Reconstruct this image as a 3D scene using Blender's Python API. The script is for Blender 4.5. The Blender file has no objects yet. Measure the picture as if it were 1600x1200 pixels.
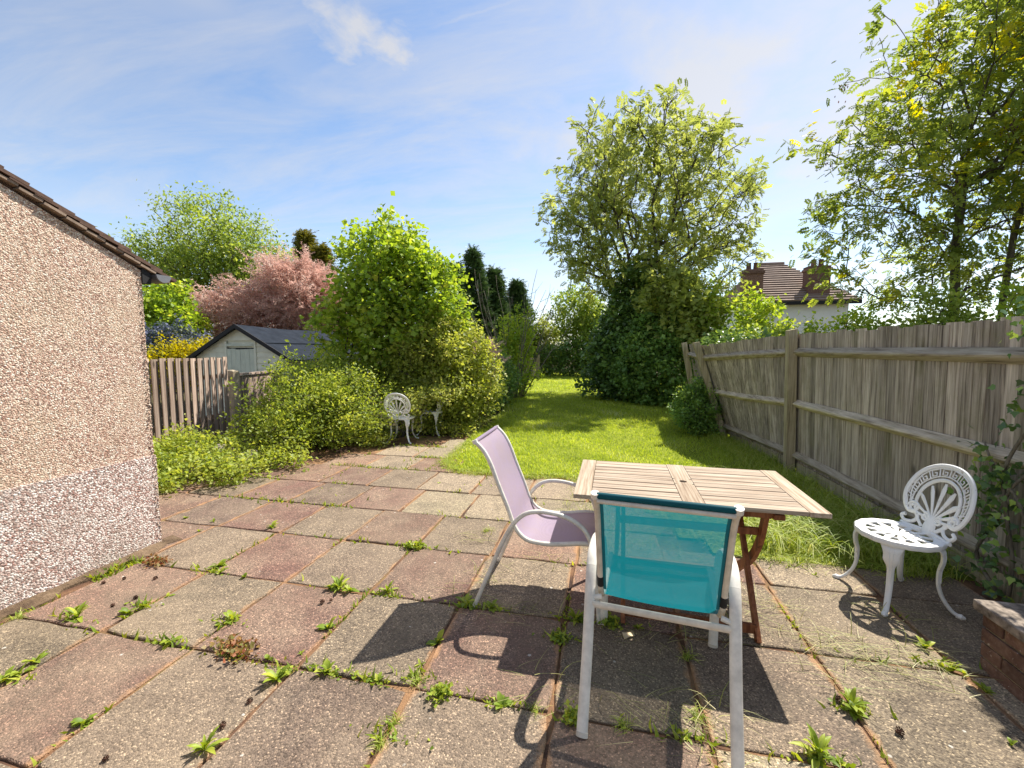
import bpy, math, random
import numpy as np
from mathutils import Vector, Matrix
R = math.radians
rnd = random.Random(11)
rng = np.random.default_rng(11)
scene = bpy.context.scene
COL = scene.collection

# ------------------------------------------------------------------ camera
cam_data = bpy.data.cameras.new('camera')
cam = bpy.data.objects.new('camera', cam_data)
COL.objects.link(cam)
cam.location = (0, 0, 1.5)
cam.rotation_euler = (R(90 - 4.728), 0, R(12.26))
cam_data.sensor_width = 36
cam_data.lens = 36 * 665 / 1600
cam_data.clip_start = 0.05
cam_data.clip_end = 2000
scene.camera = cam

# ------------------------------------------------------------------ light
SUN_EL, SUN_AZ = 52.8, 35.8          # azimuth measured from +Y towards +X
sun_data = bpy.data.lights.new('sun', 'SUN')
sun_data.energy = 3.7
sun_data.angle = R(0.55)
sun_data.color = (1.0, 0.94, 0.84)
sun = bpy.data.objects.new('sun', sun_data)
COL.objects.link(sun)
sdir = Vector((math.sin(R(SUN_AZ)) * math.cos(R(SUN_EL)), math.cos(R(SUN_AZ)) * math.cos(R(SUN_EL)), math.sin(R(SUN_EL))))
sun.rotation_euler = sdir.to_track_quat('Z', 'Y').to_euler()
sun.location = (8, 11, 20)

world = bpy.data.worlds.new('World')
scene.world = world
world.use_nodes = True
view = scene.view_settings
view.view_transform = 'Standard'
view.look = 'None'
view.gamma = 1
view.use_curve_mapping = False
view.exposure = 1.34


class NT:
    """small helper round a node tree: n(type, props, input=value or socket)"""
    def __init__(s, tree):
        s.t = tree
        tree.nodes.clear()

    def n(s, typ, props=None, **ins):
        nd = s.t.nodes.new(typ)
        for k, v in (props or {}).items():
            setattr(nd, k, v)
        for k, v in ins.items():
            if k[0] == 'i' and k[1:].isdigit():
                sock = nd.inputs[int(k[1:])]
            else:
                sock = nd.inputs[k.replace('_', ' ')]
            if isinstance(v, bpy.types.NodeSocket):
                s.t.links.new(v, sock)
            else:
                sock.default_value = v
        return nd

    def math(s, op, a, b=0.0, clamp=False):
        return s.n('ShaderNodeMath', {'operation': op, 'use_clamp': clamp}, i0=a, i1=b).outputs[0]

    def vmath(s, op, a, b=(0, 0, 0)):
        return s.n('ShaderNodeVectorMath', {'operation': op}, i0=a, i1=b).outputs[0]

    def mix(s, fac, a, b, mode='MIX'):
        nd = s.n('ShaderNodeMix', {'data_type': 'RGBA', 'blend_type': mode})
        for i, v in ((0, fac), (6, a), (7, b)):
            if isinstance(v, bpy.types.NodeSocket):
                s.t.links.new(v, nd.inputs[i])
            else:
                nd.inputs[i].default_value = (*v, 1) if (i > 0 and len(v) == 3) else v
        return nd.outputs[2]

    def ramp(s, fac, stops, interp='LINEAR'):
        nd = s.n('ShaderNodeValToRGB', Fac=fac)
        cr = nd.color_ramp
        cr.interpolation = interp
        while len(cr.elements) < len(stops):
            cr.elements.new(0.5)
        for e, (p, c) in zip(cr.elements, stops):
            e.position = p
            e.color = (*c, 1) if len(c) == 3 else c
        return nd.outputs[0]

    def noise(s, vec, scale, detail=4, rough=0.55, dist=0.0):
        return s.n('ShaderNodeTexNoise', None, Vector=vec, Scale=scale, Detail=detail, Roughness=rough, Distortion=dist).outputs[0]

    def rng(s, v, a, b, c=0.0, d=1.0):
        return s.n('ShaderNodeMapRange', {'clamp': True}, i0=v, i1=a, i2=b, i3=c, i4=d).outputs[0]

    def scale(s, vec, sc):
        return s.n('ShaderNodeMapping', None, Vector=vec, Scale=sc).outputs[0]


# sky: physical sky with thin cirrus and a small cumulus
w = NT(world.node_tree)
sky = w.n('ShaderNodeTexSky', {'sky_type': 'NISHITA', 'sun_disc': False, 'sun_elevation': R(SUN_EL), 'sun_rotation': R(SUN_AZ),
                               'altitude': 50, 'air_density': 1.0, 'dust_density': 0.25, 'ozone_density': 1.6})
dirv = w.n('ShaderNodeTexCoord').outputs['Generated']
sep = w.n('ShaderNodeSeparateXYZ', None, Vector=dirv)
zz = w.math('ADD', w.math('MAXIMUM', sep.outputs[2], 0.0), 0.12)
px = w.math('DIVIDE', sep.outputs[0], zz)
py = w.math('DIVIDE', sep.outputs[1], zz)
plane = w.n('ShaderNodeCombineXYZ', None, X=px, Y=py).outputs[0]
rotp = w.n('ShaderNodeMapping', None, Vector=plane, Rotation=(0, 0, R(-28)), Scale=(0.55, 1.6, 1)).outputs[0]
cir = w.noise(rotp, 1.7, 11, 0.66, 0.5)
cir = w.rng(cir, 0.37, 0.72, 0.03, 0.62)
big = w.n('ShaderNodeMapping', None, Vector=plane, Location=(3.1, 0.7, 0)).outputs[0]
veil = w.noise(big, 0.55, 5, 0.55, 0.5)
veil = w.rng(veil, 0.45, 0.68, 0.0, 0.75)


def blob(cx, cy, r, lo, hi, sc, seed):
    d = w.n('ShaderNodeVectorMath', {'operation': 'DISTANCE'}, i0=plane, i1=(cx, cy, 0)).outputs['Value']
    m = w.math('SUBTRACT', 1.0, w.math('DIVIDE', d, r))
    nz = w.noise(w.vmath('ADD', plane, (seed, seed * 2, 0)), sc, 8, 0.6, 0.2)
    return w.rng(w.math('ADD', m, w.math('MULTIPLY', w.math('SUBTRACT', nz, 0.5), 2.2)), lo, hi)


CUM = [(-0.648, 1.06, 0.17, 0.15, 1.0, 9.0, 4.3), (-0.585, 1.15, 0.12, 0.15, 0.9, 9.0, 2.1), (-0.418, 1.259, 0.07, 0.4, 1.6, 11.0, 1.3), (-0.68, 3.23, 0.34, 0.35, 1.1, 3.0, 7.7),
       (0.28, 1.62, 0.90, 0.05, 1.0, 2.6, 3.3), (0.80, 1.70, 1.0, 0.0, 0.95, 2.2, 5.9)]
cov = w.math('MAXIMUM', cir, veil)
for c in CUM:
    cov = w.math('MAXIMUM', cov, w.math('MULTIPLY', blob(*c), 0.85))
con = w.vmath('SUBTRACT', plane, (-0.517, 1.108, 0))      # old vapour trail
al = w.n('ShaderNodeVectorMath', {'operation': 'DOT_PRODUCT'}, i0=con, i1=(0.9933, -0.1159, 0)).outputs['Value']
pe = w.n('ShaderNodeVectorMath', {'operation': 'DOT_PRODUCT'}, i0=con, i1=(0.1159, 0.9933, 0)).outputs['Value']
pe = w.math('ABSOLUTE', w.math('ADD', pe, w.math('MULTIPLY', w.math('SUBTRACT', w.noise(plane, 30, 3), 0.5), 0.02)))
trail = w.math('MULTIPLY', w.rng(pe, 0.002, 0.014, 0.38, 0.0), w.rng(al, 0.0, 0.15, 0.0, 1.0))
cov = w.math('MAXIMUM', cov, trail)
haze_h = w.rng(sep.outputs[2], 0.0, 0.35, 0.35, 0.0)
cov = w.math('MAXIMUM', cov, haze_h)
skyc = w.n('ShaderNodeHueSaturation', None, Saturation=1.0, Value=1.0, Color=sky.outputs[0]).outputs[0]
lum = w.n('ShaderNodeRGBToBW', None, Color=sky.outputs[0]).outputs[0]
cl_l = w.math('ADD', w.math('MULTIPLY', lum, 0.35), 2.85)
cl_c = w.n('ShaderNodeCombineColor', None, i0=cl_l, i1=cl_l, i2=w.math('MULTIPLY', cl_l, 1.03)).outputs[0]
skym = w.mix(cov, skyc, cl_c)
bg = w.n('ShaderNodeBackground', None, Color=skym, Strength=0.081)
wo = w.n('ShaderNodeOutputWorld', None, Surface=bg.outputs[0])


# ------------------------------------------------------------------ materials
def material(name):
    m = bpy.data.materials.new(name)
    m.use_nodes = True
    return m, NT(m.node_tree)


def finish(t, color, rough=0.8, bump=None, bstr=0.3, bdist=0.01, spec=0.3, **kw):
    b = t.n('ShaderNodeBsdfPrincipled', None, Roughness=rough, Specular_IOR_Level=spec, **kw)
    if isinstance(color, bpy.types.NodeSocket):
        t.t.links.new(color, b.inputs['Base Color'])
    else:
        b.inputs['Base Color'].default_value = (*color, 1)
    if bump is not None:
        bm = t.n('ShaderNodeBump', None, Strength=bstr, Distance=bdist, Height=bump)
        t.t.links.new(bm.outputs[0], b.inputs['Normal'])
    t.n('ShaderNodeOutputMaterial', None, Surface=b.outputs[0])
    return b


def ocoord(t):
    return t.n('ShaderNodeTexCoord').outputs['Object']


def orand(t):
    return t.n('ShaderNodeObjectInfo').outputs['Random']


def shifted(t, amount=37.0):
    """object coordinates moved by a random amount for each object"""
    r = t.math('MULTIPLY', orand(t), amount)
    cv = t.n('ShaderNodeCombineXYZ', None, X=r, Y=r, Z=r).outputs[0]
    return t.vmath('ADD', ocoord(t), cv)


M = {}


def plain(name, col, rough=0.7, var=0.25, nscale=6.0, spec=0.3, bstr=0.15, bscale=60, metal=0.0):
    m, t = material(name)
    v = shifted(t)
    nz = t.noise(v, nscale, 5, 0.6)
    dark = tuple(c * (1 - var) for c in col)
    light = tuple(min(1, c * (1 + var * 0.6)) for c in col)
    c = t.ramp(nz, [(0.3, dark), (0.7, light)])
    finish(t, c, rough, t.noise(v, bscale, 3), bstr, 0.004, spec, Metallic=metal)
    M[name] = m
    return m


# exposed-aggregate paving: colour of each slab comes from the object
def make_slab():
    m, t = material('slab')
    oi = t.n('ShaderNodeObjectInfo')
    co = shifted(t, 53)
    vor = t.n('ShaderNodeTexVoronoi', {'feature': 'F1'}, Vector=co, Scale=165.0, Randomness=1.0)
    rv = t.n('ShaderNodeSeparateColor', None, Color=vor.outputs['Color']).outputs[0]
    base = oi.outputs['Color']
    big = t.noise(co, 3.2, 6, 0.62, 0.3)
    base = t.mix(t.rng(big, 0.3, 0.75, 0.0, 0.75), base, t.mix(0.65, base, (0.42, 0.35, 0.26)))
    dk = t.noise(co, 7.0, 5, 0.65, 0.4)
    base = t.mix(t.rng(dk, 0.5, 0.72, 0.0, 0.55), base, t.mix(0.6, base, (0.06, 0.05, 0.045)))
    grav = t.ramp(rv, [(0.0, (0.42, 0.39, 0.37)), (0.2, (0.78, 0.73, 0.70)), (0.55, (1.05, 1.0, 0.95)), (0.82, (1.45, 1.36, 1.22)), (0.95, (2.4, 2.25, 2.0))], 'CONSTANT')
    c = t.mix(1.0, base, grav, 'MULTIPLY')
    gap = t.rng(vor.outputs['Distance'], 0.45, 0.8, 0.0, 0.5)
    c = t.mix(gap, c, t.mix(0.75, base, (0.05, 0.04, 0.035)))
    gp_ = t.n('ShaderNodeNewGeometry').outputs['Position']
    dust = t.noise(gp_, 0.9, 6, 0.65, 0.4)
    c = t.mix(t.rng(dust, 0.42, 0.72, 0.03, 0.5), c, t.mix(t.noise(gp_, 120, 2), (0.36, 0.28, 0.19), (0.24, 0.18, 0.125)))
    alg = t.noise(gp_, 1.7, 7, 0.7, 0.5)
    c = t.mix(t.rng(alg, 0.55, 0.74, 0.0, 0.6), c, (0.075, 0.066, 0.048))
    # sandy orange creep along the joints
    lc = ocoord(t)
    sp = t.n('ShaderNodeSeparateXYZ', None, Vector=lc)
    ex = t.math('SUBTRACT', 0.30, t.math('ABSOLUTE', sp.outputs[0]))
    ey = t.math('SUBTRACT', 0.31, t.math('ABSOLUTE', sp.outputs[1]))
    ed = t.math('MINIMUM', ex, t.math('ADD', ey, 0.035))
    nn = t.noise(co, 9, 5, 0.7)
    sand = t.rng(t.math('ADD', t.math('MULTIPLY', ed, -16.0), t.math('MULTIPLY', nn, 2.0)), 0.62, 1.15, 0.0, 0.75)
    c = t.mix(sand, c, t.mix(t.noise(co, 200, 2), (0.48, 0.25, 0.10), (0.33, 0.20, 0.12)))
    # pale bird-lime and lichen specks
    sv = t.n('ShaderNodeTexVoronoi', None, Vector=co, Scale=7.0, Randomness=1.0)
    wob = t.math('MULTIPLY', t.noise(co, 60, 2), 0.10)
    c = t.mix(t.rng(t.math('ADD', sv.outputs['Distance'], wob), 0.09, 0.11, 0.75, 0.0), c, (0.55, 0.52, 0.46))
    h = t.math('ADD', t.math('MULTIPLY', t.math('SUBTRACT', 1.0, vor.outputs['Distance']), 0.7), t.math('MULTIPLY', t.noise(co, 30, 4), 0.6))
    finish(t, c, 0.85, h, 0.75, 0.006, 0.25)
    M['slab'] = m


make_slab()


def make_bed():
    m, t = material('joint_sand')
    co = ocoord(t)
    a = t.noise(co, 2.2, 5, 0.6)
    c = t.ramp(a, [(0.34, (0.05, 0.03, 0.022)), (0.46, (0.13, 0.068, 0.04)), (0.60, (0.30, 0.17, 0.085))])
    g = t.noise(co, 1.1, 6, 0.65)
    c = t.mix(t.rng(g, 0.55, 0.66, 0.0, 0.7), c, (0.09, 0.11, 0.025))
    finish(t, c, 0.95, t.noise(co, 90, 5, 0.7), 0.8, 0.01)
    M['bed'] = m


make_bed()


def make_pebble(name, cols, mort, sc):
    m, t = material(name)
    co = ocoord(t)
    co = t.vmath('ADD', co, t.vmath('MULTIPLY', t.n('ShaderNodeTexNoise', None, Vector=co, Scale=45.0).outputs['Color'], (0.012, 0.012, 0.012)))
    vor = t.n('ShaderNodeTexVoronoi', {'feature': 'F1'}, Vector=co, Scale=sc, Randomness=1.0)
    rv = t.n('ShaderNodeSeparateColor', None, Color=vor.outputs['Color']).outputs[1]
    k = len(cols)
    c = t.ramp(rv, [(i / k, cc) for i, cc in enumerate(cols)], 'CONSTANT')
    big = t.noise(co, 2.0, 5, 0.6)
    c = t.mix(t.rng(big, 0.45, 0.7, 0.0, 0.55), c, mort)
    stain = t.noise(t.scale(co, (1.0, 1.6, 0.7)), 3.1, 6, 0.7, 0.6)
    c = t.mix(t.rng(stain, 0.55, 0.75, 0.0, 0.45), c, t.mix(0.5, c, (0.16, 0.12, 0.085)))
    edge = t.rng(vor.outputs['Distance'], 0.45, 0.8, 0.0, 0.7)
    c = t.mix(edge, c, tuple(x * 0.45 for x in mort))
    h = t.math('SUBTRACT', 1.0, vor.outputs['Distance'])
    finish(t, c, 0.8, h, 1.0, 0.0055, 0.3)
    M[name] = m


make_pebble('pebbledash_tan', [(0.38, 0.21, 0.16), (0.60, 0.42, 0.325), (0.71, 0.58, 0.46), (0.24, 0.135, 0.105), (0.80, 0.72, 0.62), (0.50, 0.32, 0.25), (0.66, 0.50, 0.39)], (0.60, 0.47, 0.33), 125)
make_pebble('pebbledash_pale', [(0.62, 0.50, 0.45), (0.36, 0.20, 0.165), (0.74, 0.67, 0.62), (0.26, 0.17, 0.145), (0.56, 0.43, 0.38), (0.84, 0.79, 0.74), (0.46, 0.33, 0.29)], (0.46, 0.39, 0.33), 100)


def make_wood(name, cols, streak=(38, 38, 1.1), rough=0.85, bstr=0.5, green=0.0, knots=True, tv=0.3):
    m, t = material(name)
    v = shifted(t, 61)
    s1 = t.noise(t.scale(v, streak), 1.0, 6, 0.65, 0.35)
    s2 = t.noise(t.scale(v, tuple(x * 3.5 for x in streak)), 1.0, 3, 0.6)
    f = t.math('ADD', t.math('MULTIPLY', s1, 0.75), t.math('MULTIPLY', s2, 0.25))
    c = t.ramp(f, [(0.34, cols[0]), (0.46, cols[1]), (0.58, cols[2]), (0.70, cols[3] if len(cols) > 3 else cols[2])])
    tone = t.rng(orand(t), 0, 1, 1 - tv, 1 + tv * 0.9)
    tc = t.n('ShaderNodeCombineColor', None, i0=tone, i1=tone, i2=tone).outputs[0]
    c = t.mix(1.0, c, tc, 'MULTIPLY')
    if green:
        g = t.noise(v, 2.6, 5, 0.65)
        c = t.mix(t.rng(g, 0.5, 0.72, 0.0, green), c, (0.16, 0.15, 0.06))
    if knots:
        kv = t.n('ShaderNodeTexVoronoi', None, Vector=t.scale(v, (3.2, 3.2, 1.5)), Scale=1.0)
        c = t.mix(t.rng(kv.outputs['Distance'], 0.05, 0.11, 0.8, 0.0), c, (0.035, 0.022, 0.014))
    finish(t, c, rough, f, bstr, 0.006, 0.2)
    M[name] = m


make_wood('fence_wood', [(0.070, 0.054, 0.042), (0.30, 0.25, 0.20), (0.47, 0.405, 0.335), (0.64, 0.56, 0.45)], green=0.45)
make_wood('rail_wood', [(0.17, 0.13, 0.09), (0.40, 0.335, 0.25), (0.53, 0.46, 0.35), (0.62, 0.55, 0.43)], streak=(30, 2.0, 30), knots=False, green=0.35)
make_wood('post_wood', [(0.14, 0.11, 0.065), (0.32, 0.265, 0.165), (0.44, 0.375, 0.25), (0.52, 0.45, 0.31)], green=0.5)
make_wood('paling_wood', [(0.13, 0.085, 0.065), (0.30, 0.215, 0.17), (0.46, 0.36, 0.29), (0.58, 0.48, 0.40)], streak=(30, 30, 1.3))
make_wood('teak_grey', [(0.15, 0.10, 0.068), (0.32, 0.245, 0.18), (0.45, 0.37, 0.285), (0.56, 0.48, 0.38)], streak=(1.6, 45, 45), knots=False, bstr=0.3, tv=0.1)
make_wood('teak_grey_cross', [(0.18, 0.12, 0.08), (0.34, 0.26, 0.185), (0.46, 0.38, 0.29), (0.55, 0.47, 0.37)], streak=(45, 1.6, 45), knots=False, bstr=0.3, tv=0.1)
make_wood('teak_red', [(0.075, 0.024, 0.010), (0.19, 0.066, 0.026), (0.28, 0.11, 0.046), (0.34, 0.16, 0.075)], streak=(30, 30, 2.5), knots=False, rough=0.55)
make_wood('bark', [(0.035, 0.027, 0.020), (0.085, 0.070, 0.052), (0.14, 0.12, 0.09), (0.19, 0.165, 0.12)], streak=(25, 25, 5), knots=False, bstr=0.9, green=0.3)
make_wood('pale_bark', [(0.10, 0.085, 0.06), (0.19, 0.165, 0.12), (0.29, 0.25, 0.19)], streak=(25, 25, 5), knots=False)
plain('white_frame', (0.70, 0.66, 0.58), 0.45, 0.22, 22, 0.4, 0.05)
plain('cream_frame', (0.62, 0.57, 0.48), 0.5, 0.22, 20, 0.35, 0.1)


def make_iron():
    m, t = material('white_iron')
    v = shifted(t)
    nz = t.noise(v, 34, 6, 0.7)
    c = t.mix(t.rng(nz, 0.60, 0.72, 0, 0.75), (0.78, 0.78, 0.76), (0.34, 0.27, 0.19))
    c = t.mix(t.rng(t.noise(v, 5, 4), 0.45, 0.75, 0, 0.35), c, (0.55, 0.53, 0.45))
    finish(t, c, 0.45, nz, 0.15, 0.003, 0.45)
    M['iron'] = m


make_iron()
plain('rubber', (0.015, 0.015, 0.017), 0.6, 0.2)
plain('dark_plastic', (0.065, 0.068, 0.080), 0.4, 0.12, 8, 0.45)
plain('grey_plastic', (0.16, 0.165, 0.185), 0.4, 0.1, 8, 0.45)
plain('roof_tile', (0.115, 0.070, 0.052), 0.85, 0.4, 14, 0.2, 0.5)
plain('tile_edge', (0.27, 0.20, 0.15), 0.9, 0.35, 18, 0.2, 0.5)
plain('far_tile', (0.29, 0.215, 0.175), 0.85, 0.3, 3, 0.2, 0.3)
plain('mortar', (0.30, 0.235, 0.15), 0.95, 0.6, 9, 0.2, 0.8, 80)
plain('concrete', (0.44, 0.36, 0.25), 0.9, 0.4, 7, 0.2, 0.6, 50)
plain('coping_stone', (0.26, 0.215, 0.175), 0.9, 0.75, 22, 0.2, 0.9, 45)
plain('rock', (0.36, 0.31, 0.25), 0.9, 0.4, 5, 0.2, 0.9, 25)
plain('soil', (0.085, 0.060, 0.040), 0.95, 0.5, 8, 0.1, 0.9, 40)
plain('felt', (0.026, 0.032, 0.044), 0.95, 0.3, 5, 0.05, 0.4, 120)
plain('bitumen', (0.010, 0.010, 0.012), 0.6, 0.3)
plain('shed_paint', (0.66, 0.69, 0.57), 0.65, 0.14, 5)
plain('shed_door_paint', (0.52, 0.58, 0.49), 0.65, 0.14, 5)
plain('white_render', (0.88, 0.88, 0.88), 0.85, 0.05, 2)
plain('window_dark', (0.02, 0.022, 0.026), 0.12, 0.1, 3, 0.6)
plain('white_upvc', (0.78, 0.78, 0.78), 0.4, 0.05)
plain('cone_brown', (0.085, 0.04, 0.025), 0.9, 0.4, 60)
plain('dead_leaf', (0.62, 0.50, 0.32), 0.8, 0.25, 40)
plain('metal_grey', (0.25, 0.25, 0.25), 0.4, 0.1)
plain('petal_purple', (0.42, 0.12, 0.55), 0.6, 0.1)


def make_brick(name, mul=1.0):
    m, t = material(name)
    v = shifted(t)
    a = t.noise(v, 16, 6, 0.7)
    c = t.ramp(a, [(0.28, (0.075 * mul, 0.042 * mul, 0.032 * mul)), (0.5, (0.15 * mul, 0.085 * mul, 0.062 * mul)), (0.72, (0.25 * mul, 0.165 * mul, 0.12 * mul))])
    c = t.mix(t.rng(t.noise(v, 70, 3), 0.66, 0.72, 0, 0.8), c, (0.45, 0.38, 0.32))
    tone = t.rng(orand(t), 0, 1, 0.75, 1.25)
    c = t.mix(1.0, c, t.n('ShaderNodeCombineColor', None, i0=tone, i1=tone, i2=tone).outputs[0], 'MULTIPLY')
    finish(t, c, 0.9, a, 0.8, 0.008, 0.2)
    M[name] = m


make_brick('brick')
make_brick('chimney_brick', 1.25)


def make_ground(name, cols, sc):
    m, t = material(name)
    co = ocoord(t)
    a = t.math('ADD', t.math('MULTIPLY', t.noise(co, sc, 6, 0.7), 0.6), t.math('MULTIPLY', t.noise(co, sc * 12, 4, 0.6), 0.4))
    c = t.ramp(a, [(0.35, cols[0]), (0.5, cols[1]), (0.65, cols[2])])
    finish(t, c, 0.95, t.noise(co, 60, 5, 0.7), 0.9, 0.02, 0.1)
    M[name] = m


make_ground('earth', [(0.035, 0.03, 0.015), (0.075, 0.065, 0.03), (0.13, 0.10, 0.055)], 1.2)
make_ground('turf', [(0.10, 0.13, 0.016), (0.22, 0.26, 0.03), (0.34, 0.37, 0.06)], 1.0)
make_ground('bare_soil', [(0.09, 0.06, 0.04), (0.16, 0.11, 0.07), (0.24, 0.17, 0.11)], 3.0)


def make_leaf(name, stops, trans=0.5, rough=0.5, spec=0.35):
    """leaf colour varies from leaf to leaf through the mesh's own tint value"""
    m, t = material(name)
    at = t.n('ShaderNodeAttribute', {'attribute_name': 'tint'}).outputs['Fac']
    c = t.ramp(at, stops)
    b = t.n('ShaderNodeBsdfPrincipled', None, Roughness=rough, Specular_IOR_Level=spec, Base_Color=c)
    tc = t.n('ShaderNodeHueSaturation', None, Hue=0.48, Saturation=1.1, Value=1.35, Color=c).outputs[0]
    tr = t.n('ShaderNodeBsdfTranslucent', None, Color=tc)
    mx = t.n('ShaderNodeMixShader', None, i0=trans, i1=b.outputs[0], i2=tr.outputs[0])
    t.n('ShaderNodeOutputMaterial', None, Surface=mx.outputs[0])
    M[name] = m


make_leaf('leaf_ash', [(0, (0.150, 0.200, 0.052)), (0.5, (0.270, 0.330, 0.080)), (1, (0.440, 0.490, 0.120))], 0.55)
make_leaf('leaf_ash_gold', [(0, (0.123, 0.185, 0.042)), (0.45, (0.207, 0.280, 0.053)), (0.72, (0.325, 0.386, 0.055)), (0.88, (0.560, 0.538, 0.042)), (1, (0.672, 0.605, 0.044))], 0.55)
make_leaf('leaf_hazel', [(0, (0.146, 0.248, 0.036)), (0.5, (0.306, 0.445, 0.057)), (1, (0.542, 0.567, 0.100))])
make_leaf('leaf_box', [(0, (0.121, 0.193, 0.029)), (0.5, (0.293, 0.375, 0.057)), (1, (0.484, 0.522, 0.107))])
make_leaf('leaf_var', [(0, (0.137, 0.195, 0.029)), (0.5, (0.336, 0.397, 0.064)), (1, (0.550, 0.550, 0.172))])
make_leaf('leaf_ivy', [(0, (0.054, 0.108, 0.029)), (0.6, (0.128, 0.228, 0.050)), (1, (0.341, 0.472, 0.085))], 0.25, 0.35, 0.5)
make_leaf('leaf_laurel', [(0, (0.082, 0.163, 0.038)), (0.6, (0.182, 0.317, 0.066)), (1, (0.486, 0.629, 0.121))], 0.3, 0.4)
make_leaf('leaf_maple', [(0, (0.152, 0.211, 0.042)), (0.5, (0.297, 0.363, 0.078)), (1, (0.511, 0.541, 0.156))], 0.45)
make_leaf('leaf_willow', [(0, (0.122, 0.210, 0.038)), (0.5, (0.256, 0.359, 0.064)), (1, (0.468, 0.522, 0.113))])
make_leaf('leaf_yellow', [(0, (0.250, 0.260, 0.015)), (0.5, (0.480, 0.440, 0.020)), (1, (0.680, 0.590, 0.060))])
make_leaf('leaf_blue', [(0, (0.050, 0.080, 0.035)), (0.5, (0.080, 0.110, 0.060)), (0.62, (0.150, 0.165, 0.260)), (1, (0.240, 0.255, 0.400))], 0.2)
make_leaf('leaf_tamarisk', [(0, (0.360, 0.225, 0.170)), (0.5, (0.590, 0.410, 0.320)), (1, (0.750, 0.580, 0.480))], 0.4)
make_leaf('leaf_conifer', [(0, (0.039, 0.076, 0.032)), (0.6, (0.087, 0.153, 0.051)), (1, (0.188, 0.270, 0.083))], 0.12)
make_leaf('leaf_bronze', [(0, (0.082, 0.100, 0.017)), (0.6, (0.218, 0.209, 0.035)), (1, (0.400, 0.328, 0.056))], 0.2)
make_leaf('leaf_weed', [(0, (0.118, 0.189, 0.023)), (0.5, (0.235, 0.329, 0.037)), (1, (0.456, 0.506, 0.069))], 0.4)
make_leaf('leaf_sedum', [(0, (0.150, 0.170, 0.040)), (0.5, (0.300, 0.180, 0.060)), (1, (0.340, 0.120, 0.060))], 0.3)
make_leaf('seed_brown', [(0, (0.060, 0.028, 0.020)), (1, (0.150, 0.070, 0.045))], 0.3)
make_leaf('grass_blade', [(0, (0.216, 0.314, 0.038)), (0.5, (0.448, 0.563, 0.062)), (0.85, (0.553, 0.605, 0.117)), (1, (0.553, 0.605, 0.312))], 0.45)
make_leaf('grass_long', [(0, (0.135, 0.215, 0.024)), (0.55, (0.338, 0.429, 0.058)), (1, (0.550, 0.550, 0.182))], 0.4)
make_leaf('grass_dry', [(0, (0.200, 0.230, 0.060)), (0.5, (0.380, 0.370, 0.130)), (1, (0.560, 0.490, 0.260))], 0.3)
make_leaf('dry_twig', [(0, (0.10, 0.06, 0.04)), (1, (0.30, 0.19, 0.12))], 0.1)


def make_sling(name, col, see, wear):
    m, t = material(name)
    co = ocoord(t)
    wv = t.n('ShaderNodeTexWave', {'wave_type': 'BANDS', 'bands_direction': 'X'}, Vector=co, Scale=150.0, Distortion=0.3).outputs[1]
    wz = t.n('ShaderNodeTexWave', {'wave_type': 'BANDS', 'bands_direction': 'Z'}, Vector=co, Scale=110.0, Distortion=0.3).outputs[1]
    wy = t.math('MULTIPLY', wv, wz)
    nz = t.noise(co, 7, 5, 0.65)
    c = t.mix(t.rng(nz, 0.42, 0.75, 0, 0.6), col, wear)
    c = t.mix(t.math('MULTIPLY', wy, 0.22), c, tuple(x * 0.45 for x in col))
    b = t.n('ShaderNodeBsdfPrincipled', None, Roughness=0.6, Specular_IOR_Level=0.25, Base_Color=c)
    tr = t.n('ShaderNodeBsdfTranslucent', None, Color=c)
    m1 = t.n('ShaderNodeMixShader', None, i0=0.42, i1=b.outputs[0], i2=tr.outputs[0])
    tp = t.n('ShaderNodeBsdfTransparent')
    m2 = t.n('ShaderNodeMixShader', None, i0=t.rng(wy, 0.2, 0.9, see * 1.4, see * 0.6), i1=m1.outputs[0], i2=tp.outputs[0])
    t.n('ShaderNodeOutputMaterial', None, Surface=m2.outputs[0])
    M[name] = m


make_sling('sling_teal', (0.004, 0.175, 0.215), 0.14, (0.006, 0.20, 0.245))
make_sling('sling_teal_hem', (0.005, 0.11, 0.14), 0.02, (0.006, 0.13, 0.16))
make_sling('sling_lilac_hem', (0.40, 0.32, 0.44), 0.0, (0.42, 0.34, 0.40))
make_sling('sling_lilac', (0.47, 0.38, 0.51), 0.04, (0.47, 0.37, 0.38))


# ------------------------------------------------------------------ mesh helpers
def root_of(o):
    while o.parent:
        o = o.parent
    return o


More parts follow.
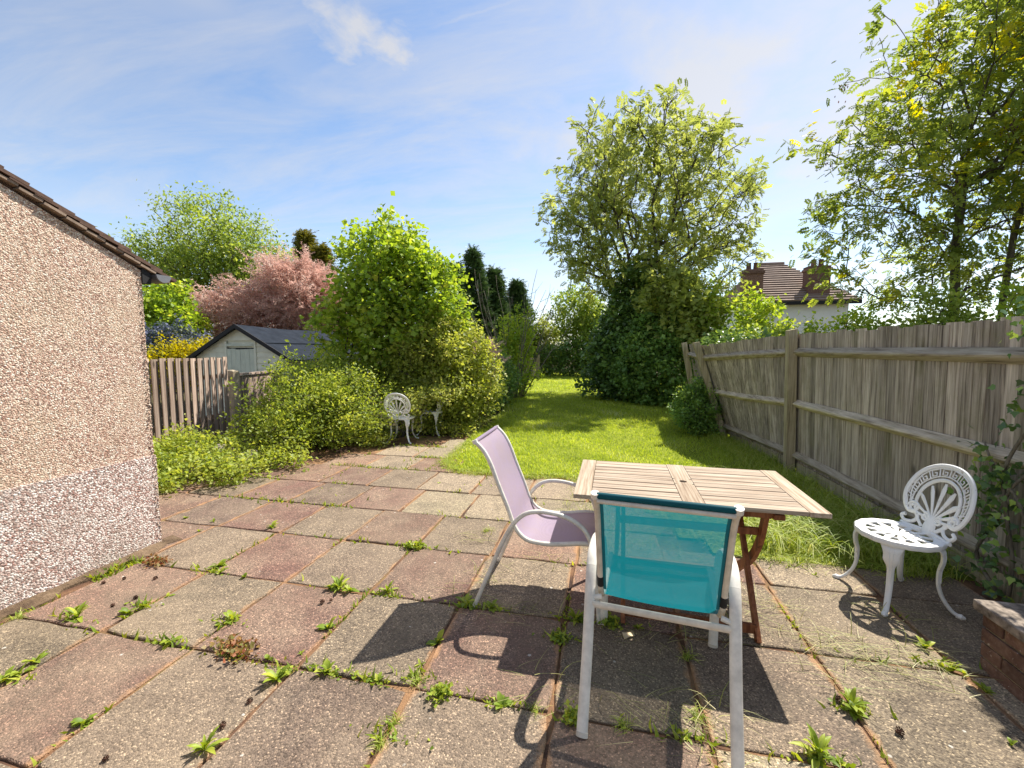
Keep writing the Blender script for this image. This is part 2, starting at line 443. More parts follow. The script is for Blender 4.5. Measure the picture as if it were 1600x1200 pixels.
class MB:
    def __init__(s):
        s.v, s.f = [], []

    def add(s, vs, fs):
        b = len(s.v)
        s.v += [tuple(p) for p in vs]
        s.f += [tuple(b + i for i in f) for f in fs]
        return s

    def hexa(s, p):
        """eight corners: 0-3 bottom loop, 4-7 top loop"""
        return s.add(p, [(3, 2, 1, 0), (4, 5, 6, 7), (0, 1, 5, 4), (1, 2, 6, 5), (2, 3, 7, 6), (3, 0, 4, 7)])

    def box(s, x0, x1, y0, y1, z0, z1):
        return s.hexa([(x0, y0, z0), (x1, y0, z0), (x1, y1, z0), (x0, y1, z0), (x0, y0, z1), (x1, y0, z1), (x1, y1, z1), (x0, y1, z1)])

    def bar(s, a, b, w_, h, up=(0, 0, 1)):
        a, b = Vector(a), Vector(b)
        d = (b - a).normalized()
        sx = d.cross(Vector(up)).normalized() * w_ / 2
        u = sx.cross(d).normalized() * h / 2
        return s.hexa([a - sx - u, a + sx - u, b + sx - u, b - sx - u, a - sx + u, a + sx + u, b + sx + u, b - sx + u])

    def tube(s, pts, rad, n=8, up=(0, 0, 1), caps=True, closed=False):
        """rad: number, list, or list of (a, b) pairs; b lies along the up hint"""
        P = [Vector(p) for p in pts]
        k = len(P)
        rs = rad if isinstance(rad, (list, tuple)) and not (len(rad) == 2 and k != 2 and isinstance(rad, tuple)) else [rad] * k
        rings = []
        for i, p in enumerate(P):
            if closed:
                d = P[(i + 1) % k] - P[i - 1]
            else:
                d = P[min(i + 1, k - 1)] - P[max(i - 1, 0)]
            d.normalize()
            u = Vector(up)
            if abs(d.dot(u)) > 0.985:
                u = Vector((1, 0, 0)) if abs(d.x) < 0.8 else Vector((0, 1, 0))
            sx = d.cross(u).normalized()
            uu = sx.cross(d).normalized()
            r = rs[i]
            a, b = r if isinstance(r, (tuple, list)) else (r, r)
            rings.append([p + sx * math.cos(2 * math.pi * j / n) * a + uu * math.sin(2 * math.pi * j / n) * b for j in range(n)])
        vs = [q for r_ in rings for q in r_]
        fs = []
        for i in range(k if closed else k - 1):
            i2 = (i + 1) % k
            for j in range(n):
                j2 = (j + 1) % n
                fs.append((i * n + j, i * n + j2, i2 * n + j2, i2 * n + j))
        if caps and not closed:
            fs.append(tuple(reversed(range(n))))
            fs.append(tuple((k - 1) * n + j for j in range(n)))
        return s.add(vs, fs)

    def prism(s, poly, fn, d0, d1):
        """extrude a 2-D outline: fn(a, b, depth) gives the point"""
        n = len(poly)
        vs = [fn(a, b, d0) for a, b in poly] + [fn(a, b, d1) for a, b in poly]
        fs = [tuple(reversed(range(n))), tuple(range(n, 2 * n))]
        fs += [(i, (i + 1) % n, n + (i + 1) % n, n + i) for i in range(n)]
        return s.add(vs, fs)

    def data(s, name, off=(0, 0, 0)):
        me = bpy.data.meshes.new(name)
        ox, oy, oz = off
        me.from_pydata([(x - ox, y - oy, z - oz) for x, y, z in s.v], [], s.f)
        me.update()
        return me

    def build(s, name, mat, parent=None, world=False, smooth=False, bevel=0.0, loc=None):
        off = tuple(root_of(parent).location) if (world and parent) else (0, 0, 0)
        me = s.data(name, off)
        return link(name, me, mat, parent, smooth, bevel, loc)


def link(name, me, mat, parent=None, smooth=False, bevel=0.0, loc=None):
    if mat is not None and not me.materials:
        me.materials.append(M[mat] if isinstance(mat, str) else mat)
    if smooth:
        me.polygons.foreach_set('use_smooth', [True] * len(me.polygons))
        if smooth == 'auto':
            me.set_sharp_from_angle(angle=R(40))
    o = bpy.data.objects.new(name, me)
    COL.objects.link(o)
    if parent:
        o.parent = parent
    if loc is not None:
        o.location = loc
    if bevel:
        md = o.modifiers.new('bevel', 'BEVEL')
        md.width = bevel
        md.segments = 2
        md.limit_method = 'ANGLE'
    return o


def tag(o, label, cat, group=None):
    o['label'] = label
    o['category'] = cat
    if group:
        o['group'] = group
    return o


def thing(name, label, cat, loc=(0, 0, 0), rotz=0.0, group=None):
    o = bpy.data.objects.new(name, None)
    o.empty_display_size = 0.1
    COL.objects.link(o)
    o.location = loc
    o.rotation_euler = (0, 0, rotz)
    return tag(o, label, cat, group)


def structure(o):
    o['kind'] = 'structure'
    return o


def catmull(pts, k=6):
    P = [np.array(p, float) for p in pts]
    P = [2 * P[0] - P[1]] + P + [2 * P[-1] - P[-2]]
    out = []
    for i in range(1, len(P) - 2):
        for j in range(k):
            t = j / k
            a, b, c, d = P[i - 1:i + 3]
            out.append(0.5 * ((2 * b) + (c - a) * t + (2 * a - 5 * b + 4 * c - d) * t * t + (3 * b - a - 3 * c + d) * t ** 3))
    out.append(P[-2])
    return [tuple(p) for p in out]


# ------------------------------------------------------------------ foliage helpers
def tri_mesh(name, V, F, tint=None):
    me = bpy.data.meshes.new(name)
    V = np.ascontiguousarray(V, np.float32)
    F = np.ascontiguousarray(F, np.int32)
    me.vertices.add(len(V))
    me.vertices.foreach_set('co', V.ravel())
    me.loops.add(F.size)
    me.loops.foreach_set('vertex_index', F.ravel())
    me.polygons.add(len(F))
    me.polygons.foreach_set('loop_start', np.arange(0, F.size, 3, dtype=np.int32))
    if tint is not None:
        a = me.attributes.new('tint', 'FLOAT', 'POINT')
        a.data.foreach_set('value', np.ascontiguousarray(tint, np.float32))
    me.update(calc_edges=True)
    return me


def norm(a):
    return a / np.maximum(np.linalg.norm(a, axis=-1, keepdims=True), 1e-9)


def T_leaf(wd=0.3, fold=0.10, droop=0.12):
    """folded pointed leaf along +y"""
    v = np.array([(0, 0, 0), (wd, 0.42, fold), (0, 1, -droop), (-wd, 0.42, fold), (0, 0.42, 0.0)], float)
    f = np.array([(0, 1, 4), (1, 2, 4), (4, 2, 3), (0, 4, 3)])
    return v, f


def T_simple(wd=0.3, fold=0.08):
    v = np.array([(0, 0, 0), (wd, 0.45, fold), (0, 1, 0), (-wd, 0.45, fold)], float)
    return v, np.array([(0, 1, 2), (0, 2, 3)])


def T_lobed():
    a = [(-0.0, 0.0), (0.30, -0.02), (0.52, 0.30), (0.28, 0.45), (0.0, 1.0), (-0.28, 0.45), (-0.52, 0.30), (-0.30, -0.02)]
    v = [(x, y, abs(x) * 0.18 - 0.1 * y * y) for x, y in a] + [(0, 0.35, 0)]
    f = [(i, (i + 1) % 8, 8) for i in range(8)]
    return np.array(v), np.array(f)


def T_compound(pairs=4, lw=0.11, ll=0.40):
    """pinnate ash leaf: pairs of leaflets and an end leaflet along +y, drooping"""
    V, F = [], []

    def leaflet(o, ang, l):
        b = len(V)
        ca, sa = math.cos(ang), math.sin(ang)
        for x, y, z in ((0, 0, 0), (lw, 0.5 * l, 0.03), (0, l, -0.06), (-lw, 0.5 * l, 0.03)):
            V.append((o[0] + x * ca + y * sa, o[1] - x * sa + y * ca, o[2] + z))
        F.extend([(b, b + 1, b + 2), (b, b + 2, b + 3)])
    for i in range(pairs):
        y = 0.25 + 0.6 * i / max(1, pairs - 1)
        z = -0.28 * y * y
        for sg in (-1, 1):
            leaflet((0, y, z), sg * 1.05, ll * (0.85 + 0.15 * math.sin(3 * y)))
    leaflet((0, 0.88, -0.24), 0.0, ll * 1.05)
    return np.array(V), np.array(F)


def T_feather(n=9, lw=0.030, ll=0.30):
    V, F = [], []
    for i in range(n):
        y = i / n
        for sg in (-1, 1):
            b = len(V)
            an = sg * (0.75 + 0.1 * math.sin(i * 5))
            l = ll * (1.0 - 0.55 * y)
            dx, dy = math.sin(an) * l, math.cos(an) * l
            z = 0.10 * math.sin(i * 2.4) - 0.22 * y * y
            V += [(0, y - lw, -0.22 * y * y), (0, y + lw * 1.5, -0.22 * y * y), (dx, y + dy, z - 0.04)]
            F.append((b, b + 1, b + 2))
    return np.array(V), np.array(F)


def T_blade(segs=3, wd=0.02, bend=0.5):
    V, F = [], []
    for i in range(segs):
        u = i / segs
        ww = wd * (1 - u * 0.75)
        y = bend * u * u
        z = u * (1 - 0.25 * bend * u)
        V += [(-ww, y, z), (ww, y, z)]
    V.append((0, bend, 1 - 0.25 * bend))
    for i in range(segs - 1):
        a = 2 * i
        F += [(a, a + 1, a + 3), (a, a + 3, a + 2)]
    a = 2 * (segs - 1)
    F.append((a, a + 1, a + 2))
    return np.array(V), np.array(F)


def scatter(P, D, N, S, tmpl, tint):
    """copies of a template: position, long axis, normal hint, size, tint"""
    tv, tf = tmpl
    D = norm(D)
    X = norm(np.cross(D, N))
    Z = np.cross(X, D)
    S = np.asarray(S).reshape(-1, 1, 1)
    V = P[:, None, :] + S * (tv[None, :, 0:1] * X[:, None, :] + tv[None, :, 1:2] * D[:, None, :] + tv[None, :, 2:3] * Z[:, None, :])
    k = len(tv)
    F = tf[None, :, :] + (np.arange(len(P)) * k)[:, None, None]
    T = np.repeat(np.clip(tint, 0, 1), k)
    return V.reshape(-1, 3), F.reshape(-1, 3), T


def join(parts):
    Vs, Fs, Ts, o = [], [], [], 0
    for v, f, t in parts:
        Vs.append(v)
        Fs.append(f + o)
        Ts.append(t)
        o += len(v)
    return np.concatenate(Vs), np.concatenate(Fs), np.concatenate(Ts)


def in_env(ells, n, g, shell=0.45, lump=0.16, zmin=0.05):
    """points in a union of lumpy ellipsoids, gathered towards the surface"""
    vol = np.array([e[3] * e[4] * e[5] for e in ells])
    idx = g.choice(len(ells), n, p=vol / vol.sum())
    d = norm(g.normal(size=(n, 3)))
    E = np.array(ells)[idx]
    ph = E[:, 0] * 3.1 + E[:, 2] * 1.7
    lm = 1 + lump * (np.sin(d[:, 0] * 5.1 + ph) * np.sin(d[:, 1] * 4.3 + 2 * ph) + 0.7 * np.sin(d[:, 2] * 7.3 + ph * 1.3 + d[:, 0] * 6))
    u = g.random(n) ** (shell)
    p = E[:, :3] + d * E[:, 3:6] * (u * lm)[:, None]
    p[:, 2] = np.maximum(p[:, 2], zmin + 0.1 * g.random(n))
    return p


def skeleton(starts, tips, g, steps=4, wob=0.12, up=0.35, bf=0.2):
    """grow branches from start nodes to every tip; returns nodes, parents, tip ids"""
    nodes = [np.array(p, float) for p in starts]
    par = [-1] + list(range(len(starts) - 1))
    arr = np.zeros((len(starts) + len(tips) * steps + 8, 3))
    arr[:len(nodes)] = nodes
    n = len(nodes)
    plen = np.zeros(len(arr))
    for i in range(1, n):
        plen[i] = 0.5 * np.linalg.norm(arr[i] - arr[0])
    base = nodes[0]
    order = np.argsort(np.linalg.norm((tips - base) * [1, 1, 0.8], axis=1))
    tid = np.zeros(len(tips), int)
    for ti in order:
        t = tips[ti]
        dv = t - arr[:n]
        dist = np.linalg.norm(dv, axis=1)
        cost = dist + 1.4 * np.maximum(0, arr[:n, 2] - t[2] + 0.1 * dist) + bf * plen[:n] + 0.1 * np.linalg.norm(arr[:n, :2] - base[:2], axis=1)
        a = int(np.argmin(cost))
        p0 = arr[a].copy()
        L = dist[a]
        prev = a
        for k in range(1, steps + 1):
            u = k / steps
            q = p0 + (t - p0) * u
            q[2] += up * L * (u * (1 - u))
            if k < steps:
                q += g.normal(size=3) * wob * L * 0.35
            arr[n] = q
            plen[n] = plen[prev] + np.linalg.norm(q - arr[prev])
            par.append(prev)
            prev = n
            n += 1
        tid[ti] = n - 1
    return arr[:n], np.array(par), tid


def branch_mesh(nodes, par, rtip, power=2.3, sides=6, rmax=None, rmin_draw=0.0):
    n = len(nodes)
    acc = np.zeros(n)
    has = np.zeros(n, bool)
    has[par[par >= 0]] = True
    acc[~has] = rtip ** power
    for i in range(n - 1, 0, -1):
        if par[i] >= 0:
            acc[par[i]] += acc[i]
    rad = acc ** (1 / power)
    if rmax:
        rad = np.minimum(rad, rmax)
    e = np.where(par >= 0)[0]
    e = e[rad[e] >= rmin_draw]
    a, b = nodes[par[e]], nodes[e]
    ra, rb = np.minimum(rad[par[e]], rad[e] * 1.35), rad[e]
    d = norm(b - a)
    h = np.where(np.abs(d[:, 2:3]) > 0.9, np.array([[1.0, 0, 0]]), np.array([[0, 0, 1.0]]))
    x = norm(np.cross(d, h))
    y = np.cross(d, x)
    an = np.arange(sides) * 2 * math.pi / sides
    c, s_ = np.cos(an)[None, :, None], np.sin(an)[None, :, None]
    off = c * x[:, None, :] + s_ * y[:, None, :]
    A = a[:, None, :] - d[:, None, :] * ra[:, None, None] * 0.3 + off * ra[:, None, None]
    B = b[:, None, :] + d[:, None, :] * rb[:, None, None] * 0.3 + off * rb[:, None, None]
    V = np.concatenate([A, B], 1).reshape(-1, 3)
    j = np.arange(sides)
    j2 = (j + 1) % sides
    q = np.concatenate([np.stack([j, j2, sides + j2], 1), np.stack([j, sides + j2, sides + j], 1)])
    F = (q[None] + (np.arange(len(e)) * 2 * sides)[:, None, None]).reshape(-1, 3)
    return V, F, rad


def foliage(nodes, par, tid, g, per_tip, spread, size, tmpl, tint=(0.5, 0.22), upn=0.8, outw=0.6, droop=0.0, center=None, back=0.5, sizevar=0.3):
    """leaf clusters round each twig end and along its last run"""
    k = len(tid)
    ct = np.clip(g.normal(tint[0], tint[1], k), 0, 1)
    rep = np.repeat(np.arange(k), per_tip)
    u = g.random(len(rep)) * back
    P0 = nodes[tid[rep]]
    pa = nodes[par[tid[rep]]]
    P = P0 + (pa - P0) * u[:, None] + g.normal(size=(len(rep), 3)) * spread
    axis = norm(P0 - pa)
    c = nodes[0] if center is None else np.array(center)
    D = norm(axis * outw + norm(P - c) * 0.4 + g.normal(size=(len(rep), 3)) * 0.75)
    D[:, 2] -= droop
    N = g.normal(size=(len(rep), 3)) * 0.55 + np.array([0, 0, upn]) + norm(P - c) * 0.25
    S = size * (1 + sizevar * g.normal(size=len(rep))).clip(0.4, 1.8)
    tn = ct[rep] * 0.6 + 0.4 * g.random(len(rep))
    return scatter(P, D, N, S, tmpl, tn)


def finish_plant(root, wood, wmat, leaves, lmat, crown='crown', wood_name='trunk', extra=None):
    off = np.array(root.location)
    if wood is not None:
        V, F = wood
        o = link(wood_name, tri_mesh(wood_name, V - off, F), wmat, root, smooth=True)
    V, F, T = leaves
    link(crown, tri_mesh(crown, V - off, F, T), lmat, root)
    if extra:
        for nm, (V, F, T), mt in extra:
            link(nm, tri_mesh(nm, V - off, F, T), mt, root)
    return root


def shrub(name, label, cat, base, ells, n_tips, per_tip, size, lmat, tmpl, seed, spread=0.08, group=None, stems=3, rtip=0.004,
          shell=0.4, lump=0.16, tint=(0.5, 0.22), upn=0.8, droop=0.0, wmat='bark', trunk=None, steps=4, up=0.3, rmax=None, back=0.6, outw=0.6, zmin=0.05, wob=0.12, sides=5):
    g = np.random.default_rng(seed)
    root = thing(name, label, cat, (base[0], base[1], 0), 0, group)
    tips = in_env(ells, n_tips, g, shell, lump, zmin)
    st = trunk or [(base[0], base[1], -0.05), (base[0] + 0.02, base[1], 0.25)]
    nodes, par, tid = skeleton(st, tips, g, steps, wob, up)
    V, F, rad = branch_mesh(nodes, par, rtip, 2.4, sides, rmax)
    lv = foliage(nodes, par, tid, g, per_tip, spread, size, tmpl, tint, upn, outw, droop, None, back)
    return finish_plant(root, (V, F), wmat, lv, lmat)


# ================================================================== SETTING
# ground sheet reaching the horizon
mb = MB()
mb.add([(-600, -300, -0.06), (600, -300, -0.06), (600, 900, -0.06), (-600, 900, -0.06)], [(0, 1, 2, 3)])
structure(mb.build('ground', 'earth'))

# lawn sheet with a gently uneven surface
LAWN = [(-2.05, 5.15), (-1.72, 4.86), (-0.9, 4.84), (0.3, 4.86), (0.62, 3.62), (0.95, 3.3), (2.6, 3.25), (2.5, 9.0), (3.2, 16.0), (2.6, 26.5), (-4.6, 26.5), (-3.4, 16), (-2.55, 11), (-2.25, 8.5), (-2.25, 7.0), (-2.1, 6.0)]


def inside(poly, x, y):
    x, y = np.asarray(x), np.asarray(y)
    r = np.zeros(x.shape, bool)
    for (x0, y0), (x1, y1) in zip(poly, poly[1:] + poly[:1]):
        c = ((y0 > y) != (y1 > y)) & (x < (x1 - x0) * (y - y0) / (y1 - y0 + 1e-12) + x0)
        r ^= c
    return r


def lawn_z(x, y):
    return 0.012 + 0.012 * np.sin(x * 2.1 + y * 0.7) * np.sin(y * 1.3) + 0.010 * np.sin(x * 5 + 1) * np.sin(y * 3.7)


mb = MB()
gx = np.linspace(-5, 3.6, 44)
gy = np.linspace(3.0, 27, 100)
ids = {}
for j in range(len(gy) - 1):
    for i in range(len(gx) - 1):
        if inside(LAWN, (gx[i] + gx[i + 1]) / 2, (gy[j] + gy[j + 1]) / 2):
            q = []
            for a, b in ((i, j), (i + 1, j), (i + 1, j + 1), (i, j + 1)):
                if (a, b) not in ids:
                    ids[(a, b)] = len(mb.v)
                    mb.v.append((gx[a], gy[b], float(lawn_z(gx[a], gy[b])) - 0.012))
                q.append(ids[(a, b)])
            mb.f.append(tuple(q))
lawn = structure(mb.build('lawn', 'turf', smooth=True))

# grass blades (uncountable)
g = np.random.default_rng(5)


def grass(name, n_list, hgt, wd, mat, poly, label, tintm=0.5):
    parts = []
    for (y0, y1, x0, x1, n, hs) in n_list:
        x = g.uniform(x0, x1, n)
        y = g.uniform(y0, y1, n)
        k = inside(poly, x, y)
        x, y = x[k], y[k]
        P = np.stack([x, y, lawn_z(x, y) - 0.015], 1)
        n2 = len(x)
        D = np.concatenate([g.normal(size=(n2, 2)), np.zeros((n2, 1))], 1)
        Nn = np.tile([0, 0, 1.0], (n2, 1)) + g.normal(size=(n2, 3)) * 0.22
        patch = 0.5 + 0.28 * np.sin(x * 1.9 + 1.3 * np.sin(y * 0.9)) * np.sin(y * 1.45 + x * 0.6) + 0.22 * np.sin(x * 4.2 + 0.5) * np.sin(y * 3.3)
        S = hgt * hs * (0.55 + 0.6 * patch) * g.uniform(0.5, 1.35, n2)
        dry = np.clip(np.sin(x * 2.7 + 2 * np.sin(y * 1.1)) * np.sin(y * 2.3 + 1.7 * np.sin(x * 1.6)) - 0.35, 0, 1)
        tn = np.clip(0.12 + 0.46 * patch + 0.55 * dry + g.normal(size=n2) * 0.22, 0, 1)
        parts.append(scatter(P, D, Nn, S, T_blade(2, wd, 0.7), tn))
    V, F, T = join(parts)
    o = link(name, tri_mesh(name, V, F, T), mat)
    o['kind'] = 'stuff'
    return tag(o, label, 'grass')


grass('grass', [(4.6, 6.5, -2.3, 2.4, 30000, 1.0), (6.5, 9, -2.4, 2.5, 30000, 1.1), (9, 14, -3, 3, 36000, 1.25), (14, 27, -4.6, 3, 42000, 1.7)],
      0.055, 0.075, 'grass_blade', LAWN, 'short sunny mown grass of the garden lawn')

# patio bed with the paving slabs as its pieces
mb = MB()
BED = [(-3.42, -1.0), (2.75, -1.0), (2.75, 3.62), (0.6, 3.62), (0.4, 4.95), (-1.75, 4.95), (-2.2, 7.6), (-3.4, 7.6), (-4.6, 5.6), (-5.4, 4.2), (-5.4, 2.6), (-3.42, 2.6)]
mb.add([(x, y, -0.012) for x, y in BED], [tuple(range(len(BED)))])
patio = structure(mb.build('patio', 'bed'))
COLR = [(0.160, 0.086, 0.074), (0.162, 0.130, 0.098), (0.31, 0.265, 0.19), (0.135, 0.095, 0.080), (0.24, 0.14, 0.105)]
slab_meshes = {}


def slab_mesh(w_, d_, var):
    """slab with slightly worn, wandering arrises"""
    q = random.Random(var * 17 + int(w_ * 1000))
    a, c, b = w_ / 2, d_ / 2, 0.005
    ring = []
    for (x0, y0, x1, y1) in ((-a, -c, a, -c), (a, -c, a, c), (a, c, -a, c), (-a, c, -a, -c)):
        for k_ in range(5):
            u = k_ / 5
            ring.append((x0 + (x1 - x0) * u, y0 + (y1 - y0) * u))
    n_ = len(ring)
    m2 = MB()
    top, mid = [], []
    for k_, (x, y) in enumerate(ring):
        chip = q.choice((0.0, 0.001, 0.002, 0.004, 0.008)) if k_ % 5 else q.choice((0.002, 0.006, 0.014))
        ix, iy = (1 - chip / a), (1 - chip / c)
        mid.append((x * ix, y * iy, -b))
        top.append((x * ix * (1 - b / a), y * iy * (1 - b / c), q.uniform(-0.0015, 0.0)))
    m2.add([(x, y, -0.04) for x, y, z in mid] + mid + top, [(k_, (k_ + 1) % n_, n_ + (k_ + 1) % n_, n_ + k_) for k_ in range(n_)] + [(n_ + k_, n_ + (k_ + 1) % n_, 2 * n_ + (k_ + 1) % n_, 2 * n_ + k_) for k_ in range(n_)] + [tuple(2 * n_ + k_ for k_ in range(n_))])
    return m2.data('paving_slab')


def slab(x0, x1, y0, y1, col, seed):
    r = random.Random(seed)
    jt = 0.0045
    w_, d_ = round(x1 - x0 - 2 * jt, 2), round(y1 - y0 - 2 * jt, 2)
    key = (w_, d_, seed % 4)
    if key not in slab_meshes:
        slab_meshes[key] = slab_mesh(*key)
    o = link('paving_slab', slab_meshes[key], 'slab', patio)
    o.location = ((x0 + x1) / 2 + r.uniform(-.003, .003), (y0 + y1) / 2 + r.uniform(-.003, .003), r.uniform(-0.004, 0.003))
    o.rotation_euler = (r.uniform(-.006, .006), r.uniform(-.006, .006), r.uniform(-.005, .005))
    v = r.uniform(0.82, 1.16)
    o.color = (col[0] * v, col[1] * v * r.uniform(0.95, 1.05), col[2] * v, 1)
    return o


ys = [-0.25, 0.38, 1.008, 1.635, 2.263, 2.896, 3.52, 4.14, 4.80, 5.42, 6.04, 6.66, 7.28]
xs = [-5.03, -4.42, -3.81, -3.20, -2.60, -2.0, -1.40, -0.81, -0.19, 0.42, 1.035, 1.65, 2.26, 2.75]
for j in range(len(ys) - 1):
    off = [0, 0, 0, 0, 0, 0.02, 0.16, 0.05, 0.2, 0, 0.1, 0][j]
    for i in range(len(xs) - 1):
        x0, x1, y0, y1 = xs[i] + off, xs[i + 1] + off, ys[j], ys[j + 1]
        cx, cy = (x0 + x1) / 2, (y0 + y1) / 2
        if cy < 2.5 and x0 < -3.3:
            continue
        if cy > 2.5 and cx < -4.9 + max(0, cy - 3.6) * 0.9:
            continue
        if cy > 2.9 and cx > 0.45 and not (cy < 3.3 and cx < 2.3):
            continue
        if cy > 3.3 and cx > 0.55:
            continue
        if cy > 4.7 and cx > -1.95 - (cy - 4.7) * 0.05:
            continue
        if cy > 2.8 and cy < 3.3 and cx > 0.45:
            y1 = 3.27
        ci = (i + j) % 2
        col = COLR[0] if ci == 0 else COLR[1]
        sd = i * 31 + j * 7
        rr = random.Random(sd + 3)
        if j >= 6 and 5 <= i <= 7:
            col = COLR[2]
        elif rr.random() < 0.22:
            col = rr.choice(COLR)
        if cy > 4.1 and cx < -2.0 and rr.random() < 0.75:
            col = COLR[2] if rr.random() < 0.5 else COLR[4]
        if cx > 1.1:
            col = COLR[1] if rr.random() < 0.6 else COLR[2]
        slab(x0, x1, y0, y1, col, sd)

# ================================================================== PEBBLEDASHED BUILDING
HX, HY = -3.325, 2.52
bld = thing('pebbledash_building', 'low pebbledashed building with tiled verge and dark gutter at the patio edge', 'building', (HX, HY, 0))
SL = 0.494
ridge_y = -1.6


def roof_z(y):
    return 2.085 + (2.51 - y) * SL


y0w, plin = -4.5, 0.69
mb = MB()
poly = [(y0w, 0.70), (HY, 0.70), (HY, 2.07), (ridge_y, roof_z(ridge_y) - 0.01), (y0w, roof_z(ridge_y) - (ridge_y - y0w) * SL)]
mb.prism(poly, lambda a, b, d: (d, a, b), -9.0, HX)
mb.build('wall', 'pebbledash_tan', bld, True)
mb = MB()
mb.box(-9.02, HX + 0.010, y0w, HY + 0.008, -0.05, 0.70)
pl = mb.build('plinth', 'pebbledash_pale', bld, True)
mb = MB()   # drip edge of mortar at the foot of the wall
n = 40
for i in range(n):
    ya, yb = -1 + (HY + 0.1 + 1) * i / n, -1 + (HY + 0.1 + 1) * (i + 1) / n
    wa, wb = 0.075 + 0.035 * math.sin(i * 1.9) + 0.02 * math.sin(i * 0.7), 0.075 + 0.035 * math.sin((i + 1) * 1.9) + 0.02 * math.sin((i + 1) * 0.7)
    mb.hexa([(HX, ya, -0.03), (HX + wa, ya, -0.03), (HX + wb, yb, -0.03), (HX, yb, -0.03),
             (HX, ya, 0.03), (HX + wa, ya, 0.003), (HX + wb, yb, 0.003), (HX, yb, 0.03)])
mb.build('mortar_fillet', 'bare_soil', bld, True, smooth='auto')
mb = MB()
r = random.Random(14)
for i in range(900):
    z_ = r.uniform(0.02, 2.05)
    e_ = r.choice((0, 1))
    d1, d2 = r.uniform(-0.004, 0.004), r.uniform(0, 0.03)
    ex_ = 0.010 if z_ < 0.70 else 0.0
    c_ = Vector((HX + ex_ + (d1 if e_ else -d2), HY + ex_ * 0.8 + (-d2 if e_ else d1), z_))
    s_ = r.uniform(0.004, 0.0085)
    v6 = [c_ + Vector(q) * s_ * r.uniform(0.7, 1.2) for q in ((1, 0, 0), (-1, 0, 0), (0, 1, 0), (0, -1, 0), (0, 0, 1), (0, 0, -1))]
    mb.add(v6, [(0, 2, 4), (2, 1, 4), (1, 3, 4), (3, 0, 4), (2, 0, 5), (1, 2, 5), (3, 1, 5), (0, 3, 5)])
pb = mb.build('pebbles', 'pebbledash_tan', bld, True, smooth=True)
pb['kind'] = 'stuff'
# roof
mb = MB()
for yy in (0,):
    mb.prism([(HY + 0.05, roof_z(HY + 0.05) + 0.005), (HY + 0.05, roof_z(HY + 0.05) + 0.022), (ridge_y, roof_z(ridge_y) + 0.022), (ridge_y, roof_z(ridge_y) + 0.005)], lambda a, b, d: (d, a, b), -9.1, HX - 0.02)
roof = mb.build('roof', 'roof_tile', bld, True)
k = math.hypot(1, SL)
dy, dz = 1 / k, -SL / k            # down-slope unit vector (towards +y)
ny, nz = SL / k, 1 / k
gauge, tl = 0.118, 0.20
tile_me = {}


def rtile(kind, width):
    if (kind, width) in tile_me:
        return tile_me[(kind, width)]
    m2 = MB()
    L_, th = (tl, 0.021) if kind == 'tile' else (0.112, 0.016)
    m2.hexa([(0, 0, 0), (width, 0, 0), (width, L_ * dy, L_ * dz), (0, L_ * dy, L_ * dz),
             (0, th * ny, th * nz), (width, th * ny, th * nz), (width, L_ * dy + th * ny, L_ * dz + th * nz), (0, L_ * dy + th * ny, L_ * dz + th * nz)])
    tile_me[(kind, width)] = m2.data(kind)
    return tile_me[(kind, width)]


off = Vector(bld.location)
r = random.Random(4)
for c in range(15):
    s0 = -0.03 + gauge * (c - 1)       # distance up the slope of the tile's lower edge
    ye, ze = HY + 0.085 - (s0 + tl) * dy, roof_z(HY + 0.085) - (s0 + tl) * dz + 0.012
    for q in range(4):
        wd = 0.16
        o = link('roof_tile', rtile('tile', wd), 'roof_tile', roof)
        x = HX + 0.034 - (q + 1) * (wd + 0.003) + (0.08 if (c % 2 and q) else 0) * 0
        lift = 0.020 + r.uniform(0, 0.004)
        o.location = Vector((x, ye + ny * lift, ze + nz * lift)) - off
        o.rotation_euler = (R(5.5) + r.uniform(-.02, .02), r.uniform(-.02, .02), 0)
    if c % 1 == 0:                     # undercloak slips showing along the verge
        o = link('undercloak_tile', rtile('under', 0.14), 'tile_edge', roof)
        o.location = Vector((HX - 0.112 + r.uniform(-.006, .004), ye + 0.05 - ny * 0.006, ze - 0.02 - nz * 0.006)) - off
        o.rotation_euler = (R(4.0) + r.uniform(-.03, .03), r.uniform(-.02, .02), 0)
mb = MB()
mb.prism([(HY, 1.98), (HY + 0.06, 1.98), (HY + 0.06, 2.06), (HY, 2.09)], lambda a, b, d: (d, a, b), -9.0, HX + 0.012)
mb.build('fascia', 'rubber', bld, True)
gp = []
for i in range(13):
    a = math.pi * i / 12
    gp.append((-0.052 * math.cos(a), -0.052 * math.sin(a)))
outer = gp
inner = [(x * 0.92, z * 0.92) for x, z in reversed(gp)]
mb = MB()
mb.prism(outer + inner, lambda a, b, d: (d, HY + 0.118 + a, 2.05 + b), -9.0, HX + 0.05)
gut = mb.build('gutter', 'dark_plastic', bld, True)
mb = MB()
mb.prism([(x * 1.07, z * 1.07) for x, z in gp], lambda a, b, d: (d, HY + 0.118 + a, 2.052 + b), HX + 0.051, HX + 0.062)
mb.build('stop_end', 'grey_plastic', gut, True)

# ================================================================== CLOSE-BOARD FENCE BESIDE THE TABLE
fence = thing('closeboard_fence', 'weathered grey close-board fence with three arris rails behind the white metal chair', 'fence', (2.33, 4.2, 0))
